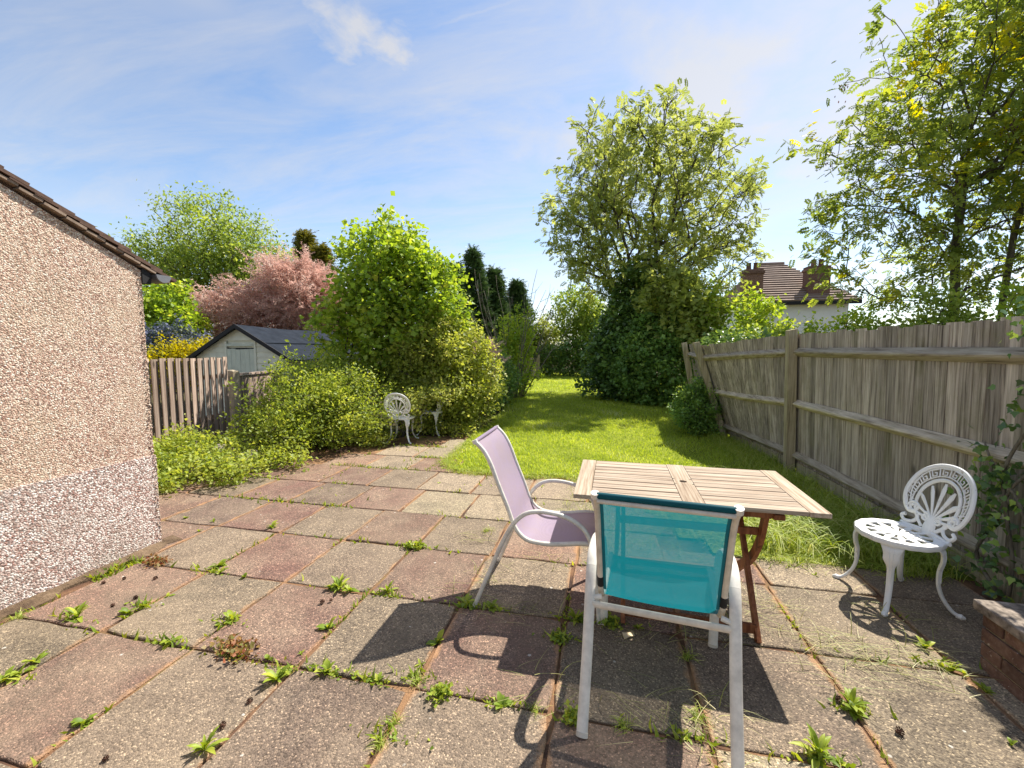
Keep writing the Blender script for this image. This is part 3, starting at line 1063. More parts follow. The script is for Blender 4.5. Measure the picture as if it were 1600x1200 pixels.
# bays: base start, base end, top start, top end
BAYS = [((2.43, 2.55), (2.27, 5.76), (2.41, 2.55), (2.21, 5.76), 1.685, 1.685),
        ((2.27, 5.76), (2.05, 7.75), (2.21, 5.76), (1.555, 7.75), 1.685, 1.555),
        ((2.05, 7.75), (2.00, 9.7), (1.555, 7.75), (1.70, 9.7), 1.555, 1.60),
        ((2.45, 0.2), (2.43, 2.55), (2.44, 0.2), (2.41, 2.55), 1.685, 1.685)]
r = random.Random(8)
for bi, (b0, b1, t0, t1, z0, z1) in enumerate(BAYS):
    L = math.dist(b0, b1)
    nb = int(L / 0.098)
    for i in range(nb):
        u0, u1 = i / nb - 0.004, (i + 1) / nb + 0.008

        def P(u, v, o_):
            b = (b0[0] + (b1[0] - b0[0]) * u, b0[1] + (b1[1] - b0[1]) * u)
            t_ = (t0[0] + (t1[0] - t0[0]) * u, t0[1] + (t1[1] - t0[1]) * u)
            z = (z0 + (z1 - z0) * u)
            return (b[0] + (t_[0] - b[0]) * v + o_, b[1] + (t_[1] - b[1]) * v, z * v)
        va, vb = (0.02 + r.uniform(0, 0.012)), 1 + r.uniform(-0.012, 0.008)
        ln = r.uniform(-0.003, 0.003)
        mb = MB()
        mb.hexa([P(u0, va, 0.050), P(u1, va, 0.053 + ln), P(u1, va, 0.060 + ln), P(u0, va, 0.066),
                 P(u0, vb, 0.050), P(u1, vb, 0.053 + ln), P(u1, vb, 0.060 + ln), P(u0, vb, 0.066)])
        mb.build('board', 'fence_wood', fence, True)
    for zi, zf in enumerate((0.12, 0.495, 0.865)):
        pts = []
        for u in (0.0, 0.5, 1.0):
            b = np.array([b0[0] + (b1[0] - b0[0]) * u, b0[1] + (b1[1] - b0[1]) * u])
            t_ = np.array([t0[0] + (t1[0] - t0[0]) * u, t0[1] + (t1[1] - t0[1]) * u])
            xy = b + (t_ - b) * zf
            pts.append((xy[0], xy[1], (z0 + (z1 - z0) * u) * zf + (r.uniform(-.018, .01) if u == 0.5 else 0)))
        mb = MB()
        sec = [(0.048, 0.052), (-0.012, 0.014), (-0.018, 0.002), (-0.012, -0.012), (0.048, -0.048)]
        nn = 10
        rings = []
        for i in range(nn + 1):
            u = i / nn
            if u < 0.5:
                p = [pts[0][c] + (pts[1][c] - pts[0][c]) * u * 2 for c in range(3)]
            else:
                p = [pts[1][c] + (pts[2][c] - pts[1][c]) * (u * 2 - 1) for c in range(3)]
            rings.append([(p[0] + a * 0.9 + r.uniform(-.002, .002), p[1], p[2] + b + r.uniform(-.003, .003)) for a, b in sec])
        vs = [q for rg in rings for q in rg]
        m_ = len(sec)
        fs = [(i * m_ + j, i * m_ + (j + 1) % m_, (i + 1) * m_ + (j + 1) % m_, (i + 1) * m_ + j) for i in range(nn) for j in range(m_)]
        fs += [tuple(range(m_)), tuple(nn * m_ + j for j in reversed(range(m_)))]
        mb.add(vs, fs)
        mb.build('rail', 'rail_wood', fence, True)
for (b, t_, z) in (((2.25, 5.76), (2.195, 5.76), 1.72), ((2.03, 7.78), (1.515, 7.78), 1.60), ((1.98, 9.75), (1.66, 9.75), 1.62), ((2.42, 2.55), (2.40, 2.55), 1.72)):
    mb = MB()
    h = 0.05
    mb.hexa([(b[0] - h, b[1] - h, -0.05), (b[0] + h, b[1] - h, -0.05), (b[0] + h, b[1] + h, -0.05), (b[0] - h, b[1] + h, -0.05),
             (t_[0] - h, t_[1] - h, z), (t_[0] + h - .0, t_[1] - h, z + 0.02), (t_[0] + h, t_[1] + h, z + 0.02), (t_[0] - h, t_[1] + h, z)])
    mb.build('post', 'post_wood', fence, True, bevel=0.006)
for (b0, b1) in (((2.40, 2.6), (2.28, 5.7)), ((2.27, 5.82), (2.06, 7.7))):
    mb = MB()
    mb.bar((b0[0] + .035, b0[1], 0.05), (b1[0] + .035, b1[1], 0.05), 0.022, 0.15)
    mb.build('gravel_board', 'post_wood', fence, True)

# ================================================================== PALING FENCE BY THE BUILDING
pf = thing('paling_fence', 'brown paling fence of overlapping upright boards beside the pebbledashed building', 'fence', (-6.0, 5.0, 0))
A, B = np.array([-5.93, 4.05]), np.array([-6.21, 5.98])
nb = 15
r = random.Random(21)
d = (B - A) / np.linalg.norm(B - A)
nrm = np.array([d[1], -d[0]])
for i in range(nb):
    c = A + (B - A) * (i + 0.5) / nb
    hw = 0.071
    z = 1.36 + r.uniform(-0.008, 0.012)
    tw = 0.046
    mb = MB()
    for_ = []
    for zz_ in (0.05, z):
        p0 = c - d * hw + nrm * tw
        p1 = c + d * hw + nrm * 0.004
        for_ += [(p0[0], p0[1], zz_), (p1[0], p1[1], zz_), (p1[0] - nrm[0] * 0.006, p1[1] - nrm[1] * 0.006, zz_), (p0[0] - nrm[0] * 0.014, p0[1] - nrm[1] * 0.014, zz_)]
    mb.hexa(for_)
    mb.build('board', 'paling_wood', pf, True)
for zz_ in (0.4, 1.05):
    mb = MB()
    mb.bar((A[0] - 0.05, A[1], zz_), (B[0] - 0.05, B[1], zz_), 0.04, 0.07)
    mb.build('rail', 'rail_wood', pf, True)
mb = MB()
mb.box(-6.31, -6.17, 6.04, 6.18, -0.05, 1.12)
mb.v = [(x + (0.012 if z > 1 else 0), y, z + (0.02 if (z > 1 and x < -6.2) else 0)) for x, y, z in mb.v]
tag(mb.build('concrete_post', 'concrete', None, bevel=0.012), 'chipped buff concrete fence post at the end of the brown palings', 'post')
lf = thing('low_fence', 'low board fence with a capping rail in front of the green shed', 'fence', (-6.5, 7.2, 0))
A2, B2 = np.array([-6.24, 6.22]), np.array([-6.75, 8.9])
for i in range(20):
    c = A2 + (B2 - A2) * (i + 0.5) / 20
    mb = MB()
    dd = (B2 - A2) / np.linalg.norm(B2 - A2) * 0.064
    mb.bar((c[0] - dd[0], c[1] - dd[1], 0.55), (c[0] + dd[0], c[1] + dd[1], 0.55), 0.015 + 0.004 * (i % 2), 0.96)
    mb.build('board', 'paling_wood', lf, True)
mb = MB()
mb.bar((A2[0], A2[1], 1.055), (B2[0], B2[1], 1.055), 0.08, 0.035)
mb.build('capping_rail', 'paling_wood', lf, True)

# ================================================================== GREEN SHED
SX0, SX1, SY0, SY1, SE, SA = -8.62, -6.34, 7.55, 10.6, 1.34, 1.97
shed = thing('garden_shed', 'pale green weatherboarded shed with a black felt pitched roof', 'shed', ((SX0 + SX1) / 2, SY0, 0))
xm = (SX0 + SX1) / 2


def gable_half(z):
    return (SX1 - SX0) / 2 * (1.0 if z <= SE else max(0.02, (SA - z) / (SA - SE)))


mb = MB()
mb.prism([(SX0 + .02, 0), (SX1 - .02, 0), (SX1 - .02, SE - .01), (xm, SA - .02), (SX0 + .02, SE - .01)], lambda a, b, d_: (a, d_, b), SY0 + 0.03, SY1)
mb.build('wall', 'shed_paint', shed, True)
z = 0.02
while z < SA - 0.06:
    z2 = min(z + 0.118, SA - 0.02)
    for side in (-1, 1, 0):
        h0, h1 = gable_half(z), gable_half(z2)
        if z2 > 1.72 and side != 0:
            continue
        if z2 <= 1.72 and side == 0:
            continue
        mb = MB()
        if side == 0:
            a0, a1, c0, c1 = -h0, h0, -h1, h1
        elif side < 0:
            a0, a1, c0, c1 = -h0, -0.36, -h1, -0.36
        else:
            a0, a1, c0, c1 = 0.36, h0, 0.36, h1
        if a1 - a0 < 0.03 or c1 - c0 < 0.01:
            continue
        mb.hexa([(xm + a0, SY0 - 0.004, z), (xm + a1, SY0 - 0.004, z), (xm + a1, SY0 + 0.03, z), (xm + a0, SY0 + 0.03, z),
                 (xm + c0, SY0 + 0.012, z2 + .006), (xm + c1, SY0 + 0.012, z2 + .006), (xm + c1, SY0 + 0.03, z2 + .006), (xm + c0, SY0 + 0.03, z2 + .006)])
        mb.build('weatherboard', 'shed_paint', shed, True)
    z += 0.118
door = None
mb = MB()
mb.box(xm - 0.345, xm + 0.345, SY0 + 0.012, SY0 + 0.03, 0.05, 1.52)
door = mb.build('door', 'bitumen', shed, True)
for i in range(6):
    mb = MB()
    xa = xm - 0.34 + i * 0.1135
    mb.box(xa, xa + 0.109, SY0 - 0.006 + (0.002 if i % 2 else 0), SY0 + 0.011, 0.06, 1.505 - (0.028 if i > 1 else 0.005) + 0.004 * i)
    mb.build('door_board', 'shed_door_paint', door, True)
for xa in (xm - 0.375, xm + 0.35):
    mb = MB()
    mb.box(xa, xa + 0.045, SY0 - 0.018, SY0 + 0.010, 0.05, 1.66)
    mb.build('door_jamb', 'shed_paint', shed, True)
mb = MB()
mb.box(xm - 0.33, xm + 0.35, SY0 - 0.022, SY0 + 0.008, 1.555, 1.60)
mb.build('door_lintel', 'shed_door_paint', shed, True)
sl = (SA - SE) / ((SX1 - SX0) / 2)
for sg, nm in ((-1, 'roof'), (1, 'roof')):
    mb = MB()
    nu, nv = 8, 6
    ov = 0.16
    grid = []
    r = random.Random(5 + sg)
    for j in range(nv + 1):
        for i in range(nu + 1):
            xx = (SX1 - SX0) / 2 * (1 + ov / 1.1) * j / nv
            yy = SY0 - 0.10 + (SY1 - SY0 + 0.2) * i / nu
            zz_ = SA + 0.03 - xx * sl + r.uniform(-0.008, 0.008) - 0.035 * math.sin(math.pi * i / nu) * (1 - j / nv)
            grid.append((xm + sg * xx, yy, zz_))
    w_ = nu + 1
    fs = []
    for j in range(nv):
        for i in range(nu):
            q = (j * w_ + i, j * w_ + i + 1, (j + 1) * w_ + i + 1, (j + 1) * w_ + i)
            fs.append(q if sg < 0 else tuple(reversed(q)))
    base_n = len(grid)
    low = [(x, y, z - 0.03) for x, y, z in grid]
    mb.add(grid, fs)
    mb.add(low, [tuple(reversed(f)) for f in fs])
    ro = mb.build(nm, 'felt', shed, True)
    mb = MB()
    ex = (SX1 - SX0) / 2 + ov
    mb.hexa([(xm, SY0 - 0.125, SA - 0.045), (xm + sg * ex, SY0 - 0.125, SA - ex * sl - 0.045), (xm + sg * ex, SY0 - 0.102, SA - ex * sl - 0.045), (xm, SY0 - 0.102, SA - 0.045),
             (xm, SY0 - 0.125, SA + 0.045), (xm + sg * ex, SY0 - 0.125, SA - ex * sl + 0.045), (xm + sg * ex, SY0 - 0.102, SA - ex * sl + 0.045), (xm, SY0 - 0.102, SA + 0.045)])
    mb.build('bargeboard', 'bitumen', ro, True)
    mb = MB()
    xx = ex * 0.52
    zc = SA + 0.035 - xx * sl
    mb.hexa([(xm + sg * (xx - .03), SY0 - 0.1, zc + .03 * sl), (xm + sg * (xx + .03), SY0 - .1, zc - .03 * sl), (xm + sg * (xx + .03), SY1 + .05, zc - .03 * sl - .01), (xm + sg * (xx - .03), SY1 + .05, zc + .03 * sl - .01),
             (xm + sg * (xx - .03), SY0 - 0.1, zc + .03 * sl + .008), (xm + sg * (xx + .03), SY0 - .1, zc - .03 * sl + .014), (xm + sg * (xx + .03), SY1 + .05, zc - .03 * sl + .004), (xm + sg * (xx - .03), SY1 + .05, zc + .03 * sl)])
    mb.build('felt_lap', 'felt', ro, True)

# ================================================================== WHITE HOUSE BEYOND THE FENCE
hs = thing('white_house', 'white rendered house with brown hipped tiled roof and brick chimneys beyond the fence', 'house', (9.5, 24, 0))
hx0, hx1, hy0, hy1, he, hr = 6.6, 11.2, 23.2, 29, 3.75, 6.05
mb = MB()
mb.box(hx0, hx1, hy0, hy1, -0.05, he)
mb.build('wall', 'white_render', hs, True)
rx0, rx1, rym = 8.2, 9.4, 26.1
ov = 0.35
c8 = [(hx0 - ov, hy0 - ov, he), (hx1 + ov, hy0 - ov, he), (hx1 + ov, hy1 + ov, he), (hx0 - ov, hy1 + ov, he), (rx0, rym, hr), (rx1, rym, hr)]
mb = MB()
mb.add(c8, [(0, 1, 5, 4), (1, 2, 5), (2, 3, 4, 5), (3, 0, 4), (3, 2, 1, 0)])
hroof = mb.build('roof', 'far_tile', hs, True)
nc = 17
for i in range(nc):
    u0, u1 = i / nc, (i + 1.15) / nc
    for (a, b, e1, e2, nrmv) in ((c8[0], c8[1], c8[4], c8[5], (0, -1)), (c8[3], c8[0], c8[4], c8[4], (-1, 0))):
        def L2(p, q, u):
            return tuple(p[k2] + (q[k2] - p[k2]) * min(1, u) for k2 in range(3))
        p0, p1, p2, p3 = L2(a, e1, u0), L2(b, e2, u0), L2(b, e2, u1), L2(a, e1, u1)
        lo, up_ = 0.075, 0.012
        mb = MB()
        mb.hexa([p0, p1, p2, p3, (p0[0] + nrmv[0] * .04, p0[1] + nrmv[1] * .04, p0[2] + lo), (p1[0] + nrmv[0] * .04, p1[1] + nrmv[1] * .04, p1[2] + lo), (p2[0], p2[1], p2[2] + up_), (p3[0], p3[1], p3[2] + up_)])
        mb.build('tile_course', 'far_tile', hroof, True)
mb = MB()
mb.tube([(rx0, rym, hr + .05), (rx1, rym, hr + .05)], 0.1, 8)
mb.build('ridge_tile', 'far_tile', hroof, True)
mb = MB()
mb.box(hx0 - ov, hx1 + ov, hy0 - ov - 0.03, hy0 - ov + 0.02, he - 0.16, he + 0.0)
mb.build('fascia', 'rubber', hs, True)


def chimney(x, y, zt, wx, wy):
    mb = MB()
    mb.box(x - wx / 2, x + wx / 2, y - wy / 2, y + wy / 2, 3.4, zt)
    ch = mb.build('chimney', 'chimney_brick', hroof, True)
    mb = MB()
    mb.box(x - wx / 2 - .05, x + wx / 2 + .05, y - wy / 2 - .05, y + wy / 2 + .05, zt - .22, zt - .1)
    mb.build('chimney_band', 'chimney_brick', ch, True)
    for dx in (-0.16, 0.16):
        mb = MB()
        mb.tube([(x + dx, y, zt - .02), (x + dx, y, zt + 0.3), (x + dx, y, zt + 0.34)], [0.12, 0.10, 0.12], 10)
        mb.build('chimney_pot', 'chimney_brick', ch, True, smooth='auto')


chimney(7.0, 23.3, 5.35, 0.85, 0.6)
chimney(9.95, 23.6, 5.45, 0.95, 0.6)
mb = MB()
mb.tube([(7.55, 24.6, 5.2), (7.55, 24.6, 6.7)], 0.02, 6)
ae = mb.build('aerial', 'metal_grey', hroof, True)
win = None
mb = MB()
mb.box(7.6, 9.0, hy0 - 0.03, hy0 + 0.05, 1.4, 2.42)
win = mb.build('window', 'window_dark', hs, True)
mb = MB()
for (a, b, c, d_) in ((7.55, 9.05, 2.40, 2.46), (7.55, 9.05, 1.34, 1.40)):
    mb.box(a, b, hy0 - 0.06, hy0 - 0.0, c, d_)
for xx in (7.55, 8.27, 9.0):
    mb.box(xx, xx + 0.05, hy0 - 0.055, hy0, 1.401, 2.399)
mb.build('window_frame', 'dark_plastic', win, True)

# ================================================================== LOW BRICK WALL
bw = thing('brick_wall', 'low red brick garden wall with a lichened stone coping by the fence', 'wall', (1.74, 2.33, 0))
X0, X1, Y0, Y1 = 1.76, 2.36, 0.55, 2.33
mb = MB()
mb.box(X0 + 0.008, X1, Y0, Y1 - 0.008, -0.03, 0.262)
mb.build('mortar_core', 'mortar', bw, True)
bl, bh, bd, jt = 0.215, 0.062, 0.10, 0.010
brick_me = {}
r = random.Random(2)
for row in range(4):
    z0b = -0.012 + row * (bh + jt)
    # face along y
    y = Y1 - (0 if row % 2 == 0 else 0)
    first = 0.1025 if row % 2 else bl
    yy = Y1
    while yy > Y0 + 0.05:
        ln = first if yy == Y1 else bl
        key = ('y', ln)
        if key not in brick_me:
            m2 = MB()
            m2.box(0, bd, -ln, 0, 0, bh)
            brick_me[key] = m2.data('brick')
        o = link('brick', brick_me[key], 'brick', bw, bevel=0.004)
        o.location = (X0 - bw.location.x + r.uniform(-.003, .003), yy - bw.location.y, z0b)
        yy -= ln + jt
    xx = X0 + bd + jt
    while xx < X1 - 0.05:
        key = ('x', bl)
        if key not in brick_me:
            m2 = MB()
            m2.box(0, bl, -bd, 0, 0, bh)
            brick_me[key] = m2.data('brick')
        o = link('brick', brick_me[key], 'brick', bw, bevel=0.004)
        o.location = (xx - bw.location.x, Y1 - bw.location.y + r.uniform(-.003, .003), z0b)
        xx += bl + jt
yy = Y1 + 0.025
i = 0
while yy > Y0:
    ln = 0.60
    mb = MB()
    mb.box(X0 - 0.03, X1 + 0.02, yy - ln, yy, 0.272, 0.318 - 0.003 * (i % 2))
    mb.build('coping_stone', 'coping_stone', bw, True, bevel=0.007)
    yy -= ln + 0.008
    i += 1

# ================================================================== TABLE
tb = thing('folding_table', 'weathered slatted teak folding table with a parasol hole', 'table', (0.465, 2.615, 0), R(-1.2))
TL, TW, TZ = 1.22, 0.74, 0.72
hl, hw = TL / 2, TW / 2
for sx in (-1, 1):
    mb = MB()
    mb.box(sx * hl - (0.0 if sx < 0 else 0.092), sx * hl + (0.092 if sx < 0 else 0.0), -hw, hw, TZ - 0.024, TZ)
    mb.build('end_board', 'teak_grey_cross', tb, bevel=0.003)
# centre board with parasol hole: ring of quads
mb = MB()
hr_ = 0.021
nh = 20
for (za, flip) in ((TZ, False), (TZ - 0.024, True)):
    ring = [(hr_ * math.cos(2 * math.pi * i / nh), hr_ * math.sin(2 * math.pi * i / nh), za) for i in range(nh)]
    sq = []
    for i in range(nh):
        a = 2 * math.pi * i / nh
        c_, s_ = math.cos(a), math.sin(a)
        k_ = 0.052 / max(abs(c_), abs(s_))
        sq.append((c_ * k_, s_ * k_, za))
    fs = [(i, (i + 1) % nh, nh + (i + 1) % nh, nh + i) for i in range(nh)]
    mb.add(ring + sq, fs if flip else [tuple(reversed(f)) for f in fs])
nv0 = 0
for i in range(nh):
    a, b = i, (i + 1) % nh
    mb.f.append((a, b, 2 * nh + b, 2 * nh + a))
for (ya, yb) in ((-hw, -0.0523), (0.0523, hw)):
    mb.box(-0.052, 0.052, ya, yb, TZ - 0.024, TZ)
mb.build('centre_board', 'teak_grey_cross', tb)
ns = 10
pitch = TW / ns
for sx in (-1, 1):
    for i in range(ns):
        ya = -hw + i * pitch + 0.0025
        mb = MB()
        xa, xb = (0.0545, hl - 0.0945) if sx > 0 else (-hl + 0.0945, -0.0545)
        mb.box(xa, xb, ya, ya + pitch - 0.0075, TZ - 0.022, TZ - 0.001 * (i % 2))
        mb.build('slat', 'teak_grey', tb, bevel=0.0025)
for ya in (-hw + 0.06, hw - 0.06):
    mb = MB()
    mb.bar((-0.42, ya, TZ - 0.045), (0.42, ya, TZ - 0.045), 0.022, 0.04)
    mb.build('apron', 'teak_red', tb, bevel=0.003)
for sx in (-1, 1):
    mb = MB()
    mb.bar((sx * 0.40, -hw + 0.03, TZ - 0.05), (sx * 0.40, hw - 0.03, TZ - 0.05), 0.05, 0.028)
    mb.build('cross_batten', 'teak_red', tb, bevel=0.003)
    # straight leg: near foot to far top
    mb = MB()
    mb.bar((sx * 0.335, -0.33, 0.0), (sx * 0.335, 0.20, 0.66), 0.024, 0.045, (0, 1, 0.2))
    mb.build('leg', 'teak_red', tb, bevel=0.003)
    mb = MB()
    cur = catmull([(sx * 0.372, 0.33, 0.0), (sx * 0.372, 0.20, 0.14), (sx * 0.372, -0.02, 0.30), (sx * 0.372, -0.16, 0.47), (sx * 0.372, -0.235, 0.66)], 4)
    vs, fs = [], []
    for i, p in enumerate(cur):
        q0, q1 = np.array(cur[max(0, i - 1)]), np.array(cur[min(len(cur) - 1, i + 1)])
        t_ = norm(q1 - q0)
        nn_ = np.array([0, -t_[2], t_[1]]) * 0.024
        p = np.array(p)
        for dx in (-0.012, 0.012):
            vs += [tuple(p + nn_ + [dx, 0, 0]), tuple(p - nn_ + [dx, 0, 0])]
    for i in range(len(cur) - 1):
        a = i * 4
        for (u, v) in ((0, 1), (1, 3), (3, 2), (2, 0)):
            fs.append((a + u, a + v, a + 4 + v, a + 4 + u))
    fs += [(0, 2, 3, 1), tuple(len(vs) - 4 + q for q in (0, 1, 3, 2))]
    mb.add(vs, fs)
    mb.build('curved_leg', 'teak_red', tb)
mb = MB()
mb.bar((-0.335, -0.295, 0.055), (0.335, -0.295, 0.055), 0.022, 0.05)
mb.build('foot_rail', 'teak_red', tb, bevel=0.003)
mb = MB()
mb.bar((-0.372, 0.285, 0.06), (0.372, 0.285, 0.06), 0.022, 0.05)
mb.build('foot_rail', 'teak_red', tb, bevel=0.003)
for ya, zz_ in ((-0.155, 0.52), (0.08, 0.53)):
    mb = MB()
    mb.bar((-0.375, ya, zz_), (0.375, ya, zz_), 0.022, 0.04)
    mb.build('stretcher', 'teak_red', tb, bevel=0.003)


# ================================================================== SLING CHAIRS
def sling_chair(name, label, loc, rotz, sling, hem, legmat, flat):
    t = thing(name, label, 'chair', loc, rotz, None)
    prof_leg = catmull([(-0.36, 0.0), (-0.27, 0.215), (-0.175, 0.434), (-0.094, 0.555), (0.0, 0.602), (0.15, 0.592), (0.262, 0.53), (0.312, 0.427), (0.330, 0.30), (0.345, 0.14), (0.355, 0.0)], 6)
    leg_rads = []
    for y, z in prof_leg:
        if flat:
            leg_rads.append((0.0115, 0.022))
        else:
            leg_rads.append((0.0125, 0.0125))
    # splay: the legs stand wider than the seat
    for sx in (-1, 1):
        pts = []
        for y, z in prof_leg:
            bul = 0.272 + 0.012 * max(0.0, min(1.0, (z - 0.2) / 0.4)) ** 2
            pts.append((sx * bul, y, z))
        ia = next(i for i, p in enumerate(pts) if p[1] > -0.10)
        ib = next(i for i, p in enumerate(pts) if p[1] > 0.27)
        for nm, a, b in (('leg', 0, ia), ('armrest', ia, ib), ('leg', ib, len(pts) - 1)):
            mb = MB()
            seg = pts[a:b + 1]
            rd = leg_rads[a:b + 1]
            mb.tube(seg, rd, 14, (1, 0, 0), caps=True)
            mb.build(nm, legmat, t, smooth='auto')
        mb = MB()
        mb.tube([(sx * 0.272, -0.362, -0.001), (sx * 0.272, -0.355, 0.014)], [(0.0235, 0.014), (0.0235, 0.014)] if flat else [0.014, 0.014], 12, (0, 1, 0))
        mb.tube([(sx * 0.272, 0.356, -0.001), (sx * 0.272, 0.355, 0.014)], [(0.0235, 0.014), (0.0235, 0.014)] if flat else [0.014, 0.014], 12, (0, 1, 0))
        mb.build('foot_cap', 'cream_frame', t, smooth='auto')
    # sling profile
    sp = catmull([(-0.362, 0.968), (-0.310, 0.915), (-0.268, 0.84), (-0.225, 0.728), (-0.172, 0.60), (-0.125, 0.480), (-0.062, 0.418), (0.03, 0.402), (0.13, 0.408), (0.25, 0.425), (0.318, 0.420), (0.345, 0.395)], 5)
    nb_ = next(i for i, p in enumerate(sp) if p[0] > -0.130)
    hwid = 0.228
    for sx in (-1, 1):
        mb = MB()
        mb.tube([(sx * (hwid + 0.008), y, z) for y, z in sp[:nb_ + 1]], 0.0125, 12, (1, 0, 0))
        rail = mb.build('back_rail', 'cream_frame' if flat else legmat, t, smooth='auto')
        mb = MB()
        mb.tube([(sx * (hwid + 0.008), y, z) for y, z in sp[nb_:]], 0.0125, 12, (1, 0, 0))
        mb.build('seat_rail', 'cream_frame' if flat else legmat, t, smooth='auto')
        mb = MB()
        y, z = sp[0]
        mb.tube([(sx * (hwid + 0.008), y - 0.004, z + 0.008), (sx * (hwid + 0.008), y + 0.004, z - 0.012)], [0.016, 0.016], 12, (1, 0, 0))
        mb.build('rail_cap', legmat, t, smooth='auto')
        if flat:
            a, b = sp[nb_ - 3], sp[nb_ - 1]
            mb = MB()
            mb.tube([(sx * (hwid + 0.008), a[0], a[1]), (sx * (hwid + 0.008), b[0], b[1])], [0.0145, 0.0145], 12, (1, 0, 0))
            mb.build('rubber_sleeve', 'rubber', rail, smooth='auto')
        # bracket between seat rail and leg
        mb = MB()
        mb.tube([(sx * (hwid), -0.155, 0.46), (sx * 0.276, -0.165, 0.45)], [0.011, 0.011], 8)
        mb.tube([(sx * (hwid), 0.30, 0.41), (sx * 0.279, 0.312, 0.41)], [0.011, 0.011], 8)
        mb.build('bracket', legmat, t, smooth='auto')
    nx = 12
    mb = MB()
    for i, (y, z) in enumerate(sp):
        for j in range(nx + 1):
            u = j / nx * 2 - 1
            sag = (1 - u * u)
            if i < nb_:
                s_y, s_z = -0.018 * sag * math.sin(math.pi * min(1, i / nb_ + 0.12)), 0
                cur_ = 0
            else:
                s_y, s_z = 0, -0.020 * sag * math.sin(math.pi * min(1, (i - nb_) / (len(sp) - nb_)))
            mb.v.append((u * hwid, y + s_y, z + s_z))
    for i in range(len(sp) - 1):
        for j in range(nx):
            a = i * (nx + 1) + j
            mb.f.append((a, a + 1, a + nx + 2, a + nx + 1))
    mb.build('sling', sling, t, smooth=True)
    if hem:
        mb = MB()
        for sx in (-1, 1):
            for i in range(nb_ + 1):
                y, z = sp[i]
                for u in (0.93, 1.02):
                    mb.v.append((sx * hwid * u, y - 0.004, z - 0.002))
            b = len(mb.v) - 2 * (nb_ + 1)
            for i in range(nb_):
                a = b + 2 * i
                mb.f.append((a, a + 1, a + 3, a + 2))
        y, z = sp[0]
        mb.tube([(-hwid, y - 0.002, z - 0.002), (hwid, y - 0.002, z - 0.002)], [0.012, 0.012], 10)
        mb.build('hem', hem, t, smooth='auto')
    mb = MB()
    y, z = sp[1] if flat else sp[0]
    zt = 0.012 if flat else 0.0
    tr_ = 0.009 if flat else 0.005
    mb.tube([(-hwid, y - 0.016 * bool(flat), z - zt), (hwid, y - 0.016 * bool(flat), z - zt)], [tr_, tr_], 10)
    mb.build('top_bar' if flat else 'top_hem', 'cream_frame' if flat else sling, t, smooth='auto')
    mb = MB()
    mb.tube([(-0.272, -0.175, 0.432), (0.272, -0.175, 0.432)], [(0.010, 0.015)] * 2 if flat else [0.010] * 2, 10)
    mb.build('rear_bar', 'cream_frame' if flat else legmat, t, smooth='auto')
    mb = MB()
    mb.tube([(-hwid, 0.335, 0.39), (hwid, 0.335, 0.39)], [0.010] * 2, 10)
    mb.build('front_bar', legmat, t, smooth='auto')
    return t


sling_chair('garden_chair', 'white framed garden chair with a teal mesh sling, its back to the patio', (0.25, 1.885, 0), R(-6.5), 'sling_teal', 'sling_teal_hem', 'white_frame', True)
sling_chair('garden_chair', 'white tubular garden chair with a faded lilac sling at the table end', (-0.355, 2.545, 0), R(-90 - 1.0), 'sling_lilac', 'sling_lilac_hem', 'white_frame', False)


